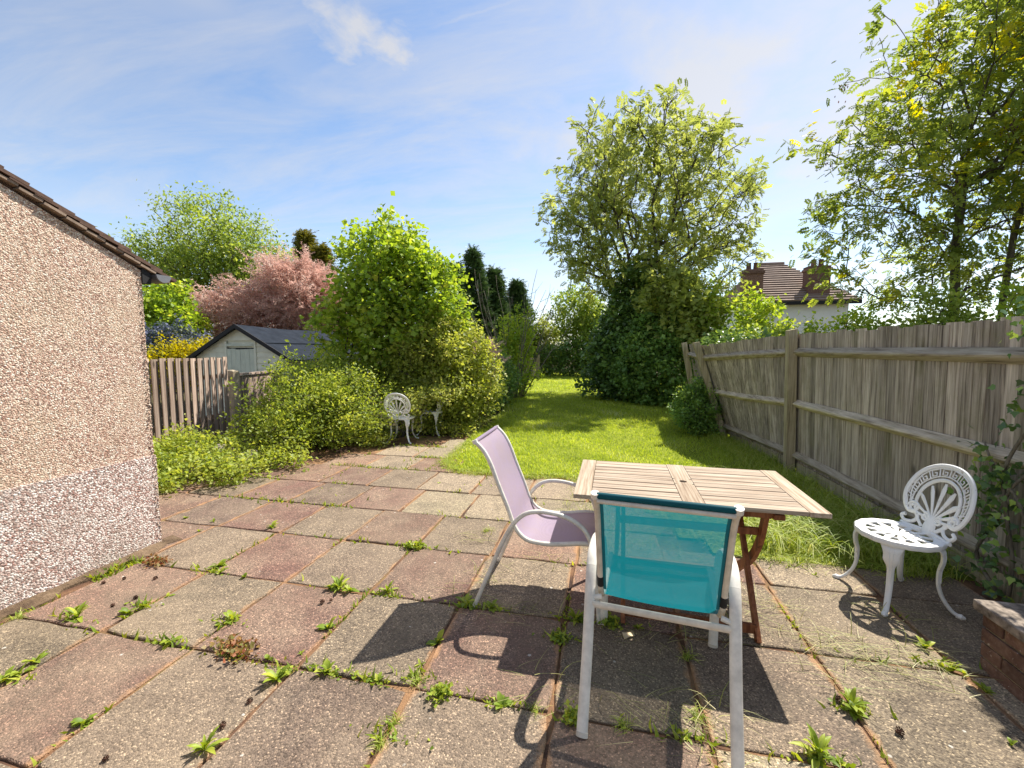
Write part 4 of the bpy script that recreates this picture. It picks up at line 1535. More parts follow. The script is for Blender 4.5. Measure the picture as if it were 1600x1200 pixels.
# ================================================================== CAST IRON CHAIRS
def iron_chair(name, label, loc, rotz, group=None):
    t = thing(name, label, 'chair', loc, rotz, group)
    SR, SZ = 0.205, 0.40
    # seat: scalloped rim ring
    nr = 64
    mb = MB()
    prof = [(0.150, -0.004), (0.152, 0.006), (0.178, 0.008), (0.186, 0.013), (0.203, 0.010), (0.208, -0.002), (0.203, -0.020), (0.190, -0.022), (0.186, -0.008), (0.152, -0.006)]
    m_ = len(prof)
    for i in range(nr):
        a = 2 * math.pi * i / nr
        sc = 1 + 0.012 * math.cos(a * 16)
        for q, (rr_, zz_) in enumerate(prof):
            k_ = sc if rr_ > 0.18 else 1
            mb.v.append((rr_ * k_ * math.cos(a), rr_ * k_ * math.sin(a), SZ + zz_))
    for i in range(nr):
        for q in range(m_):
            mb.f.append((i * m_ + q, ((i + 1) % nr) * m_ + q, ((i + 1) % nr) * m_ + (q + 1) % m_, i * m_ + (q + 1) % m_))
    seat = mb.build('seat', 'iron', t, smooth='auto')
    m2 = MB()
    out = [(0.03, 0.006), (0.06, 0.010), (0.10, 0.017), (0.135, 0.012), (0.156, 0.009)]
    poly = [(x, y) for x, y in out] + [(x, -y) for x, y in reversed(out)]
    m2.prism(poly, lambda a, b, d_: (a, b, d_), -0.004, 0.004)
    pm = m2.data('petal')
    for i in range(12):
        o = link('petal', pm, 'iron', seat)
        o.location = (0, 0, SZ)
        o.rotation_euler = (0, 0, 2 * math.pi * i / 12)
    mb = MB()
    mb.tube([(0, 0, SZ - 0.006), (0, 0, SZ + 0.003), (0, 0, SZ + 0.010)], [0.036, 0.036, 0.015], 16)
    mb.tube([(0.098 * math.cos(2 * math.pi * i / 36), 0.098 * math.sin(2 * math.pi * i / 36), SZ - 0.001) for i in range(36)], 0.0055, 6, closed=True)
    mb.build('seat_boss', 'iron', seat, smooth='auto')
    # back: outline in (s, t) on a curved, reclined surface behind the seat
    lean = R(17)

    def bk(s_, t_, o_=0.0):
        curve = 0.55 * s_ * s_
        y = -0.155 - t_ * math.sin(lean) + curve - o_ * math.cos(lean) * -1
        return (s_, y, SZ + t_ * math.cos(lean) + o_ * math.sin(lean))

    def band(pts, r_, n_=8, ends=True):
        mb.tube([bk(*p) for p in pts], r_, n_, (0, 1, 0), caps=ends)
    # broad outer arch
    oa = catmull([(-0.105, 0.105), (-0.150, 0.098), (-0.190, 0.150), (-0.203, 0.235), (-0.170, 0.340), (-0.095, 0.405), (0, 0.425), (0.095, 0.405), (0.170, 0.340), (0.203, 0.235), (0.190, 0.150), (0.150, 0.098), (0.105, 0.105)], 6)
    mb = MB()
    band(oa, [(0.013, 0.009)] * len(oa))
    back = mb.build('back_frame', 'iron', t, smooth='auto')
    ia = catmull([(-0.045, 0.03), (-0.095, 0.085), (-0.128, 0.165), (-0.118, 0.255), (-0.070, 0.315), (0, 0.338), (0.070, 0.315), (0.118, 0.255), (0.128, 0.165), (0.095, 0.085), (0.045, 0.03)], 6)
    mb = MB()
    band(ia, [(0.011, 0.006)] * len(ia))
    mb.build('inner_arch', 'iron', back, smooth='auto')
    # rim on the inside of the key band
    ra = [(x * 0.86, 0.235 + (y - 0.235) * 0.86 + 0.012) for x, y in oa[9:-9]]
    mb = MB()
    band(ra, 0.004, 6)
    rb = [(x * 1.20, 0.20 + (y - 0.20) * 1.17) for x, y in ia[12:-12]]
    band(rb, 0.004, 6)
    mb.build('key_border', 'iron', back, smooth='auto')
    # greek key repeats
    oc, ic = oa[10:-10], ia[9:-9]

    def arc(curve, n_):
        P = np.array(curve)
        L_ = np.concatenate([[0], np.cumsum(np.linalg.norm(np.diff(P, axis=0), axis=1))])
        q = np.linspace(0, L_[-1], n_)
        return np.stack([np.interp(q, L_, P[:, 0]), np.interp(q, L_, P[:, 1])], 1)
    nk = 12
    fine_o, fine_i = arc(oc, 200), arc(ic, 200)
    key = [(0.0, 0.16), (0.0, 0.84), (0.78, 0.84), (0.78, 0.34), (0.34, 0.34), (0.34, 0.58), (0.55, 0.58)]
    for i in range(nk):
        pts = []
        for (a, v) in key + [(0.0, 0.16), (1.0, 0.16)][:0]:
            u = (i + 0.08 + a * 0.9) / nk
            q = min(199, int(u * 199))
            p = fine_i[q] + (fine_o[q] - fine_i[q]) * (0.1 + 0.82 * v)
            pts.append(tuple(p))
        mb = MB()
        band(pts, 0.0042, 4)
        mb.build('key_motif', 'iron', back)
    # shell: fan of paddle-shaped ribs
    for i in range(9):
        an = R(-76 + 19 * i)
        Lr = 0.235 - 0.075 * abs(math.sin(an)) ** 1.5
        c0 = (0, 0.085)
        pts, rad = [], []
        for q in range(7):
            u = q / 6
            bend = 0.25 * math.sin(an) * u * u * 0.25
            pts.append((c0[0] + math.sin(an) * Lr * u + 0.0, c0[1] + math.cos(an) * Lr * u - 0.03 * abs(math.sin(an)) * u * u))
            rad.append((0.004 + 0.0135 * u ** 1.3 if q < 6 else 0.006, 0.005))
        mb = MB()
        band(pts, rad, 8)
        mb.build('shell_rib', 'iron', back, smooth='auto')

    def spiral(cx, cy, r0, sg, turns=1.6, ph=0.0):
        return [(cx + sg * r0 * (1 - 0.8 * u) * math.cos(ph + turns * 2 * math.pi * u), cy + r0 * (1 - 0.8 * u) * math.sin(ph + turns * 2 * math.pi * u)) for u in np.linspace(0, 1, 26)]
    for sg in (-1, 1):
        mb = MB()
        band(spiral(sg * 0.128, 0.128, 0.034, sg), 0.0085, 6)
        band(spiral(sg * 0.042, 0.095, 0.028, sg, 1.5, 1.0), 0.008, 6)
        nk_ = catmull([(sg * 0.115, 0.115), (sg * 0.085, 0.075), (sg * 0.105, 0.04), (sg * 0.150, 0.030), (sg * 0.175, 0.055), (sg * 0.155, 0.070)], 6)
        band(nk_, [(0.011, 0.008)] * len(nk_), 6)
        fl = catmull([(sg * 0.03, 0.015), (sg * 0.08, 0.012), (sg * 0.13, 0.008), (sg * 0.165, 0.012)], 4)
        band(fl, [(0.013, 0.009)] * len(fl), 6)
        mb.build('volute', 'iron', back, smooth='auto')
    mb = MB()
    band([(0, 0.0), (0, 0.04), (0, 0.075), (0, 0.115)], [(0.030, 0.012), (0.042, 0.012), (0.034, 0.013), (0.010, 0.006)], 10)
    mb.build('palmette', 'iron', back, smooth='auto')
    # cabriole legs
    for q in range(4):
        a = R(45 + 90 * q)
        ca, sa = math.cos(a), math.sin(a)
        lp = catmull([(0.165, SZ - 0.01), (0.192, 0.355), (0.196, 0.300), (0.184, 0.235), (0.186, 0.155), (0.208, 0.085), (0.248, 0.028), (0.285, 0.012)], 5)
        nl = len(lp)
        rad = []
        for i in range(nl):
            u = i / (nl - 1)
            wd = 0.042 * max(0.0, 1 - u * 2.4) ** 1.3 + 0.013 + 0.010 * math.exp(-((u - 0.30) / 0.06) ** 2) + 0.007 * (1 - u)
            rad.append((wd, 0.012 - 0.003 * u))
        mb = MB()
        mb.tube([(r_ * ca, r_ * sa, z) for r_, z in lp], rad, 10, (ca, sa, 0.0))
        leg = mb.build('leg', 'iron', t, smooth='auto')
        mb = MB()
        mb.tube([(0.262 * ca, 0.262 * sa, 0.012), (0.285 * ca, 0.285 * sa, 0.012), (0.302 * ca, 0.302 * sa, 0.010)], [0.011, 0.0165, 0.006], 10)
        mb.build('foot', 'iron', leg, smooth='auto')
        mb = MB()
        for off_ in (-0.011, 0.011):
            seg = [(r_ + 0.009, z) for r_, z in lp[2:20]]
            mb.tube([(r_ * ca - sa * off_ * (1 - i / 22), r_ * sa + ca * off_ * (1 - i / 22), z) for i, (r_, z) in enumerate(seg)], 0.0045, 6)
        mb.build('leg_rib', 'iron', leg, smooth='auto')
    return t


iron_chair('iron_chair', 'white cast iron chair with a shell back standing by the grey fence', (1.735, 2.90, 0), R(98))
iron_chair('iron_chair', 'white cast iron chair half smothered by the shrub, its shell back turned to the patio', (-3.20, 6.30, 0), R(8), None)
iron_chair('iron_chair', 'white cast iron chair deeper in the shrub, facing its partner', (-2.98, 6.98, 0), R(95), None)

# ================================================================== TREES AND SHRUBS
ASH = T_compound(4, 0.12, 0.42)
# --- big ash with ivy-clad trunk
g = np.random.default_rng(31)
at = thing('ash_tree', 'tall broad ash tree with airy crown rising from an ivy thicket', 'tree', (1.05, 14.4, 0))
ells = [(1.15, 14.5, 5.9, 3.40, 3.2, 2.45), (1.05, 14.5, 7.15, 2.6, 2.4, 2.1), (1.5, 14.4, 4.2, 3.1, 2.6, 1.3)]
tips = in_env(ells, 880, g, 0.25, 0.06, 2.4)
tr = [(1.05, 14.4, -0.05), (1.0, 14.4, 1.2), (1.03, 14.42, 2.3), (1.08, 14.45, 3.2)]
nodes, par, tid = skeleton(tr, tips, g, 6, 0.05, 0.16, 0.5)
V, F, rad = branch_mesh(nodes, par, 0.010, 2.3, 6, 0.30)
lv = foliage(nodes, par, tid, g, 11, 0.125, 0.175, ASH, (0.5, 0.25), 0.9, 0.5, 0.3, (1.1, 14.4, 4.5), 0.9)
finish_plant(at, (V, F), 'bark', lv, 'leaf_ash')

# --- ash beyond the fence with brown seed bunches
g = np.random.default_rng(32)
at2 = thing('ash_tree', 'golden green ash tree with brown seed bunches standing behind the grey fence', 'tree', (7.5, 11.3, 0))
ells = [(7.7, 11.2, 5.4, 3.4, 2.6, 3.0), (8.3, 11.0, 8.0, 3.0, 2.6, 2.6), (6.3, 11.6, 4.9, 1.9, 1.6, 1.9), (9.8, 9.6, 6.4, 2.4, 2.4, 3.2), (6.9, 11.6, 3.2, 2.2, 1.5, 0.7)]
tips = in_env(ells, 700, g, 0.40, 0.16, 2.6)
tr = [(7.5, 11.3, -0.05), (7.48, 11.3, 1.2), (7.5, 11.32, 2.4), (7.42, 11.3, 3.6), (7.45, 11.3, 4.8)]
nodes, par, tid = skeleton(tr, tips, g, 6, 0.055, 0.12, 0.45)
V, F, rad = branch_mesh(nodes, par, 0.0065, 2.3, 6, 0.13)
lv = foliage(nodes, par, tid, g, 13, 0.15, 0.18, ASH, (0.42, 0.36), 0.9, 0.5, 0.35, (7.5, 11.3, 4.0), 0.95)
sel = g.choice(len(tid), 70, replace=False)
P = np.repeat(nodes[tid[sel]], 16, 0) + g.normal(size=(70 * 16, 3)) * [0.07, 0.07, 0.10] - [0, 0, 0.12]
sv, sf, st = scatter(P, np.tile([0, 0, -1.0], (len(P), 1)) + g.normal(size=(len(P), 3)) * 0.35, g.normal(size=(len(P), 3)), g.uniform(.05, .09, len(P)), T_simple(0.22), g.random(len(P)))
finish_plant(at2, (V, F), 'bark', lv, 'leaf_ash_gold', extra=[('seed_bunches', (sv, sf, st), 'seed_brown')])
# second stem beside it, a slimmer tree
g = np.random.default_rng(33)
at3 = thing('ash_tree', 'slim second ash growing close behind the golden green one', 'tree', (8.35, 11.35, 0))
ells = [(9.6, 11.6, 5.6, 2.6, 2.2, 2.8), (9.4, 12.4, 8.2, 2.2, 2.2, 2.2)]
tips = in_env(ells, 230, g, 0.42, 0.16, 3.0)
tr = [(8.35, 11.35, -0.05), (8.38, 11.35, 1.3), (8.42, 11.4, 2.6), (8.55, 11.45, 4.0), (8.8, 11.5, 5.4)]
nodes, par, tid = skeleton(tr, tips, g, 6, 0.055, 0.12, 0.45)
V, F, rad = branch_mesh(nodes, par, 0.0075, 2.3, 6, 0.15)
lv = foliage(nodes, par, tid, g, 7, 0.16, 0.25, ASH, (0.38, 0.3), 0.9, 0.5, 0.35, None, 0.95)
finish_plant(at3, (V, F), 'bark', lv, 'leaf_ash_gold')

IVY = T_lobed()
LEAF = T_leaf(0.34, 0.10, 0.14)
SMALL = T_simple(0.32, 0.10)
ROUND = T_leaf(0.46, 0.10, 0.12)
# ivy thicket round the ash
shrub('ivy_thicket', 'dark ivy thicket swallowing the trunk of the tall ash', 'ivy', (0.95, 13.6),
      [(0.85, 13.5, 1.5, 1.25, 1.1, 1.7), (0.95, 13.6, 3.0, 0.85, 0.9, 1.25), (0.45, 13.2, 0.9, 1.0, 1.0, 1.1)], 700, 34, 0.105, 'leaf_ivy', ROUND, 41, 0.11, shell=0.25, lump=0.15, tint=(0.45, 0.25), droop=0.3)
shrub('laurel_bush', 'glossy dark laurel bush at the lawn edge below the ash', 'bush', (1.55, 12.3),
      [(1.35, 12.3, 1.0, 1.25, 0.85, 1.25), (1.55, 12.4, 1.9, 0.8, 0.7, 0.9)], 480, 34, 0.10, 'leaf_laurel', LEAF, 42, 0.10, shell=0.22, lump=0.15, tint=(0.5, 0.25), droop=0.25)
shrub('maple_sapling', 'pale yellow green broad-leaved sapling lit above the laurel', 'tree', (1.9, 12.6),
      [(1.85, 12.1, 2.75, 0.95, 0.7, 0.9), (2.25, 12.2, 2.1, 0.8, 0.7, 0.8)], 240, 20, 0.13, 'leaf_maple', IVY, 43, 0.13, shell=0.4, lump=0.2, tint=(0.55, 0.25), droop=0.15)
shrub('fence_shrub', 'green leafy shrub rising above the far end of the grey fence', 'shrub', (3.2, 12.0),
      [(3.1, 12.0, 1.7, 1.0, 0.8, 1.35), (3.9, 12.1, 1.5, 0.9, 0.7, 1.1)], 330, 26, 0.10, 'leaf_hazel', LEAF, 44, 0.11, shell=0.3, tint=(0.55, 0.25))
# ivy mound on top of the fence end
shrub('ivy_mound', 'dense ivy hanging over the leaning end of the fence', 'ivy', (2.35, 9.4),
      [(2.25, 9.2, 1.15, 0.42, 0.8, 0.62), (2.7, 9.2, 0.9, 0.5, 0.7, 0.9), (2.45, 10.2, 1.1, 0.45, 0.7, 0.8)], 260, 32, 0.075, 'leaf_ivy', ROUND, 45, 0.08, shell=0.25, tint=(0.55, 0.25), droop=0.3)
# hedge behind the fence
g = np.random.default_rng(46)
HED = [(3.4, 10.3, 1.0, 0.95, 0.6, 0.95, 46), (4.6, 9.8, 1.08, 1.05, 0.6, 1.0, 47), (5.7, 9.3, 1.25, 1.05, 0.65, 1.2, 48), (6.9, 8.6, 1.3, 1.1, 0.7, 1.25, 49), (7.9, 7.6, 1.2, 1.0, 0.8, 1.15, 50)]
HL = ['bright green hedge shrub behind the fence next to the ivy', 'bright green hedge shrub below the white house window', 'bright green hedge shrub in front of the brick chimney house', 'bright green hedge shrub under the golden green ash', 'bright green hedge shrub beyond the slim ash stem']
for (x, y, z, a, b, c, sd), lb in zip(HED, HL):
    shrub('hedge_shrub', lb, 'hedge', (x, y), [(x, y, z, a, b, c), (x + 0.35, y - 0.1, z + 0.3, a * 0.6, b * 0.8, c * 0.85)], 300, 32, 0.075, 'leaf_hazel' if sd % 2 else 'leaf_willow', LEAF, sd, 0.09, 'hedge shrubs behind the fence', shell=0.28, tint=(0.6, 0.25))
# small clipped dark bush in front of the fence
shrub('box_bush', 'small rounded dark bush growing against the leaning fence post', 'bush', (1.62, 7.95),
      [(1.60, 7.9, 0.42, 0.40, 0.42, 0.46), (1.75, 8.1, 0.5, 0.35, 0.4, 0.42)], 300, 40, 0.04, 'leaf_laurel', SMALL, 51, 0.05, shell=0.2, tint=(0.45, 0.25))

# --- shrubs on the other side of the garden
shrub('honeysuckle_bush', 'wide small-leaved bush spilling onto the paving by the low fence', 'bush', (-4.6, 5.7),
      [(-4.45, 5.65, 0.58, 0.90, 0.85, 0.68), (-4.75, 6.6, 0.68, 0.85, 0.85, 0.72), (-4.0, 6.1, 0.52, 0.80, 0.75, 0.62), (-4.6, 5.0, 0.30, 0.65, 0.5, 0.36), (-5.3, 6.9, 0.55, 0.6, 0.7, 0.55)], 1250, 34, 0.042, 'leaf_box', SMALL, 52, 0.07, shell=0.3, lump=0.26, tint=(0.45, 0.32), stems=4, rtip=0.003)
shrub('hazel_bush', 'tall upright hazel bush with large leaves behind the smothered chairs', 'bush', (-4.05, 7.9),
      [(-4.1, 7.85, 2.3, 1.25, 1.0, 1.5), (-4.25, 7.9, 3.1, 1.0, 0.9, 1.05), (-4.6, 7.8, 1.6, 1.0, 0.9, 1.2), (-3.5, 8.0, 2.4, 0.85, 0.8, 1.15)], 1050, 24, 0.082, 'leaf_hazel', ROUND, 53, 0.09, shell=0.32, lump=0.2, tint=(0.42, 0.30), droop=0.25)
shrub('mock_orange_bush', 'bright yellow green bush arching over the white chairs', 'bush', (-3.0, 7.8),
      [(-2.95, 7.75, 1.35, 0.85, 0.7, 0.85), (-2.55, 7.7, 0.75, 0.62, 0.75, 0.72), (-3.35, 7.45, 0.95, 0.8, 0.5, 0.75), (-2.85, 7.35, 0.55, 0.6, 0.45, 0.5)], 900, 34, 0.060, 'leaf_var', LEAF, 54, 0.08, shell=0.25, lump=0.2, tint=(0.5, 0.28), droop=0.2)
# sprays falling across the chairs
shrub('trailing_spray', 'pale leafy spray trailing over the seat of the smothered chair', 'shrub', (-3.25, 7.05),
      [(-3.05, 6.5, 0.62, 0.24, 0.25, 0.20), (-3.0, 6.35, 0.38, 0.10, 0.12, 0.32), (-2.75, 6.75, 0.75, 0.4, 0.3, 0.14)], 130, 16, 0.045, 'leaf_var', LEAF, 55, 0.045, shell=0.5, tint=(0.7, 0.25), trunk=[(-3.25, 7.2, -0.05), (-3.2, 7.1, 0.5), (-3.1, 6.9, 0.8)], droop=0.3)
shrub('ground_ivy', 'low weedy ivy fringe along the paving beneath the white chairs', 'weeds', (-3.4, 6.6),
      [(-3.55, 6.0, 0.08, 0.45, 0.35, 0.12), (-3.1, 7.0, 0.1, 0.6, 0.3, 0.14), (-2.45, 7.0, 0.1, 0.35, 0.35, 0.14)], 240, 20, 0.04, 'leaf_var', SMALL, 56, 0.05, shell=0.5, zmin=0.0)
shrub('weedy_bush', 'tangle of pale green weeds over rubble at the foot of the palings', 'weeds', (-5.0, 4.3),
      [(-5.2, 4.35, 0.18, 0.7, 0.42, 0.24), (-4.6, 4.0, 0.12, 0.75, 0.42, 0.17), (-5.4, 3.7, 0.15, 0.6, 0.5, 0.21), (-4.15, 4.55, 0.10, 0.5, 0.25, 0.14), (-4.9, 3.45, 0.10, 0.55, 0.25, 0.14)], 640, 30, 0.042, 'leaf_box', LEAF, 57, 0.06, shell=0.4, lump=0.25, tint=(0.62, 0.25), zmin=0.0)
shrub('cotoneaster_bush', 'dark small-leaved bush bordering the lawn beyond the yellow green bush', 'bush', (-2.75, 10.6),
      [(-2.85, 9.6, 0.55, 0.55, 0.9, 0.65), (-2.85, 11.1, 0.65, 0.55, 1.0, 0.75)], 460, 34, 0.055, 'leaf_laurel', SMALL, 58, 0.08, shell=0.25, tint=(0.55, 0.25))
shrub('pampas_tuft', 'dry straw coloured feathery plume shrub behind the yellow green bush', 'shrub', (-2.62, 9.2),
      [(-2.62, 9.2, 1.25, 0.28, 0.35, 0.42)], 60, 8, 0.22, 'leaf_tamarisk', T_feather(), 59, 0.05, shell=0.5, droop=0.25, tint=(0.8, 0.15))

# bare-stemmed elder
g = np.random.default_rng(60)
el = thing('elder_bush', 'half bare elder with long naked upright stems beside the lawn', 'shrub', (-2.75, 12.8, 0))
mb = MB()
for i in range(34):
    a, ln = g.uniform(0, 2 * math.pi), g.uniform(2.2, 4.1)
    sp_ = g.uniform(0.05, 0.34)
    p0 = np.array([-2.75 + 0.28 * math.cos(a), 12.8 + 0.25 * math.sin(a), -0.05])
    pts = [p0]
    d_ = np.array([math.cos(a) * sp_, math.sin(a) * sp_ * 0.6, 1.0])
    for q in range(9):
        d_ = norm(d_ + g.normal(size=3) * 0.085 + [0.02 * math.cos(a), 0, 0.02])
        pts.append(pts[-1] + d_ * ln / 9)
        if q in (5, 6, 7) and g.random() < 0.5:
            dd = norm(d_ + g.normal(size=3) * 0.4)
            mb.tube([tuple(pts[-1]), tuple(pts[-1] + dd * 0.3), tuple(pts[-1] + norm(dd + [0, 0, 0.4]) * 0.65)], [0.006, 0.005, 0.002], 5)
    mb.tube([tuple(p) for p in pts], [0.021 * (1 - 0.1 * q) + 0.002 for q in range(10)], 5)
V = np.array(mb.v)
F = np.array([t3 for f in mb.f for t3 in [(f[0], f[k_], f[k_ + 1]) for k_ in range(1, len(f) - 1)]])
e_tips = in_env([(-2.7, 12.8, 1.2, 0.7, 0.7, 1.3), (-2.5, 12.9, 2.0, 0.55, 0.5, 0.8)], 210, g, 0.4, 0.2)
n2, p2, t2 = skeleton([(-2.75, 12.8, 0), (-2.75, 12.8, 0.6)], e_tips, g)
lv = foliage(n2, p2, t2, g, 22, 0.10, 0.085, LEAF, (0.5, 0.25))
finish_plant(el, (V, F), 'pale_bark', lv, 'leaf_hazel')

# far end of the garden
shrub('far_hedge', 'dark hedge closing the far end of the lawn', 'hedge', (-1.8, 23.6),
      [(-2.9, 23.8, 0.75, 0.9, 0.7, 0.85), (-1.7, 23.4, 0.9, 1.2, 0.7, 1.05), (-0.2, 23.0, 1.1, 1.3, 0.8, 1.4)], 460, 26, 0.13, 'leaf_ivy', LEAF, 61, 0.16, shell=0.25, tint=(0.6, 0.25))
shrub('far_maple', 'light green field maple leaning over the far hedge', 'tree', (-0.9, 24.6),
      [(-1.4, 24.3, 3.3, 1.6, 1.2, 1.7), (-0.6, 24.4, 2.6, 1.6, 1.2, 1.3)], 400, 26, 0.14, 'leaf_willow', LEAF, 62, 0.17, shell=0.35, tint=(0.5, 0.28))
shrub('far_privet', 'sunlit yellow green bush beside the small gate', 'bush', (-3.2, 25.2),
      [(-3.35, 25.2, 1.8, 0.9, 0.8, 1.6)], 200, 26, 0.12, 'leaf_var', LEAF, 63, 0.14, shell=0.3, tint=(0.4, 0.28))
gt = thing('wooden_gate', 'small weathered picket gate at the end of the lawn', 'gate', (-3.85, 21.9, 0))
for i in range(6):
    mb = MB()
    mb.box(-4.25 + i * 0.15, -4.14 + i * 0.15, 21.88, 21.90, 0.08, 1.02 + 0.03 * (i % 2))
    mb.build('picket', 'post_wood', gt, True)
for zz_ in (0.3, 0.85):
    mb = MB()
    mb.box(-4.32, -3.36, 21.902, 21.94, zz_ - .04, zz_ + .04)
    mb.build('rail', 'post_wood', gt, True)
for xx in (-4.36, -3.34):
    mb = MB()
    mb.box(xx - .05, xx + .05, 21.87, 21.97, -.05, 1.2)
    mb.build('post', 'post_wood', gt, True)

# conifers


def conifer(label, x, y, h, rad_, seed, lmat, group):
    g = np.random.default_rng(seed)
    t = thing('conifer', label, 'tree', (x, y, 0), 0, group)
    n_ = 620
    u = g.random(n_) ** 0.85
    z = 0.6 + (h - 0.7) * u
    rr_ = rad_ * (1 - u) ** 1.05 * (0.6 + 0.55 * g.random(n_)) + 0.03
    a = g.uniform(0, 2 * math.pi, n_)
    tips_ = np.stack([x + rr_ * np.cos(a), y + rr_ * np.sin(a), z], 1)
    zc = np.linspace(0, h, 12)
    tr_ = [(x, y, q) for q in zc]
    start = np.stack([np.full(n_, x), np.full(n_, y), np.maximum(0.3, z - 0.25 * rr_)], 1)
    nd = np.concatenate([np.array(tr_), start, tips_])
    pr = np.concatenate([[-1], np.arange(11), np.minimum(11, (start[:, 2] / h * 11).astype(int)), 12 + np.arange(n_)])
    V, F, _ = branch_mesh(nd, pr, 0.008, 2.6, 4, 0.14)
    rep = np.repeat(np.arange(n_), 9)
    P = start[rep] + (tips_[rep] - start[rep]) * g.uniform(0.25, 1.0, (len(rep), 1)) + g.normal(size=(len(rep), 3)) * 0.07
    D = norm(tips_[rep] - start[rep]) + g.normal(size=(len(rep), 3)) * 0.35 + [0, 0, 0.15]
    lv = scatter(P, D, np.tile([0, 0, 1.0], (len(rep), 1)) + g.normal(size=(len(rep), 3)) * 0.4, g.uniform(0.22, 0.48, len(rep)), T_feather(6, 0.07, 0.42), 0.25 + 0.5 * g.random(len(rep)))
    # leader
    finish_plant(t, (V, F), 'bark', lv, lmat)


conifer('tallest dark conifer beyond the hazel bush', -7.17, 23.0, 6.9, 2.1, 71, 'leaf_conifer', 'dark conifers beyond the garden')
conifer('dark conifer standing next to the tallest one', -6.3, 24.2, 6.1, 2.0, 72, 'leaf_conifer', 'dark conifers beyond the garden')
conifer('dark conifer behind the bare elder stems', -5.2, 25.4, 5.5, 2.2, 73, 'leaf_conifer', 'dark conifers beyond the garden')
conifer('dark conifer half hidden by the hazel crown', -7.9, 22.0, 6.0, 1.9, 74, 'leaf_conifer', 'dark conifers beyond the garden')
conifer('bronze tipped conifer above the pink feathery tree', -13.5, 17.5, 6.75, 1.5, 75, 'leaf_bronze', None)
conifer('shorter bronze conifer tucked beside the hazel bush', -12.2, 16.8, 5.9, 1.7, 76, 'leaf_bronze', None)

# willow-like tree behind the shed
shrub('willow_tree', 'broad light green tree behind the pink feathery tree', 'tree', (-16.0, 15.0),
      [(-16.0, 15.0, 5.3, 2.9, 2.4, 2.4), (-17.8, 14.6, 4.4, 1.9, 1.8, 1.9), (-14.2, 15.4, 4.6, 1.8, 1.8, 1.8)], 900, 34, 0.125, 'leaf_willow', T_leaf(0.26, 0.08, 0.2), 81, 0.22, shell=0.38, lump=0.2, tint=(0.5, 0.25), trunk=[(-16, 15, -0.05), (-16, 15, 1.5), (-15.95, 15, 2.6)], rtip=0.008, droop=0.2, rmax=0.2)
# tamarisk
shrub('tamarisk_tree', 'pink feathery tamarisk in flower above the shed roof', 'tree', (-9.4, 11.0),
      [(-9.0, 11.1, 2.9, 1.25, 1.1, 1.2), (-10.3, 10.7, 2.4, 1.25, 1.0, 0.95), (-8.6, 11.3, 2.2, 1.0, 0.9, 1.1), (-9.3, 11.2, 3.6, 0.7, 0.7, 0.75), (-8.3, 11.4, 2.7, 0.8, 0.8, 1.0), (-11.0, 10.4, 2.5, 0.7, 0.6, 0.7), (-8.75, 11.3, 3.75, 0.5, 0.5, 0.6)], 560, 13, 0.42, 'leaf_tamarisk', T_feather(9, 0.028, 0.24), 82, 0.13, shell=0.34, lump=0.22, tint=(0.5, 0.25), droop=0.35, outw=1.2, rtip=0.006, up=0.5)
shrub('lime_shrub', 'fresh green shrub between the pebbledashed building and the pink tree', 'shrub', (-11.1, 8.9),
      [(-11.2, 8.9, 2.1, 1.0, 0.8, 1.15)], 320, 30, 0.085, 'leaf_hazel', ROUND, 83, 0.10, shell=0.3, tint=(0.4, 0.28))
shrub('ceanothus_bush', 'blue flowering ceanothus bush above the brown palings', 'bush', (-10.0, 8.2),
      [(-10.0, 8.2, 1.35, 0.75, 0.6, 0.72)], 230, 26, 0.075, 'leaf_blue', SMALL, 84, 0.08, shell=0.25, tint=(0.6, 0.3))
shrub('golden_shrub', 'golden yellow leaved shrub between the palings and shed', 'shrub', (-9.25, 7.6),
      [(-9.3, 7.6, 1.12, 0.55, 0.5, 0.52), (-8.95, 7.9, 1.25, 0.4, 0.4, 0.5)], 230, 28, 0.06, 'leaf_yellow', SMALL, 85, 0.07, shell=0.25, tint=(0.5, 0.25))

# ================================================================== IVY ON THE FENCE
g = np.random.default_rng(90)


def fx(y):
    return 2.43 + (y - 2.55) / 3.21 * -0.17


iv = thing('ivy', 'ivy climbing the fence behind the white metal chair', 'ivy', (2.38, 2.95, 0))
stems_ = [[(2.36, 2.98, 0.0), (2.355, 2.97, 0.25), (2.35, 3.02, 0.5), (2.345, 3.06, 0.75), (2.35, 3.0, 0.95), (2.36, 2.9, 1.15), (2.36, 2.93, 1.4), (2.35, 2.9, 1.66)],
          [(2.37, 2.9, 0.0), (2.36, 2.85, 0.3), (2.35, 2.95, 0.6), (2.345, 3.14, 0.8), (2.35, 3.22, 0.92)],
          [(2.36, 3.05, 0.02), (2.35, 3.2, 0.2), (2.36, 3.1, 0.45), (2.35, 3.0, 0.7), (2.36, 2.8, 0.95), (2.36, 2.72, 1.3)]]
mb = MB()
for s_ in stems_:
    cm = catmull(s_, 6)
    mb.tube(cm, [0.011 * (1 - 0.7 * i / len(cm)) + 0.002 for i in range(len(cm))], 6)
mb.build('stem', 'pale_bark', iv, True, smooth=True)
cl = [(3.14, 0.62, 0.08, 0.13, 105), (3.08, 0.76, 0.09, 0.06, 56), (3.05, 0.18, 0.2, 0.12, 91), (3.05, 0.42, 0.08, 0.12, 56), (3.02, 1.15, 0.06, 0.1, 23), (2.92, 1.24, 0.07, 0.1, 32), (2.95, 1.63, 0.06, 0.06, 35), (2.82, 1.68, 0.12, 0.08, 77), (3.25, 0.9, 0.05, 0.03, 8), (2.78, 0.5, 0.06, 0.15, 28)]
Ps, Ts = [], []
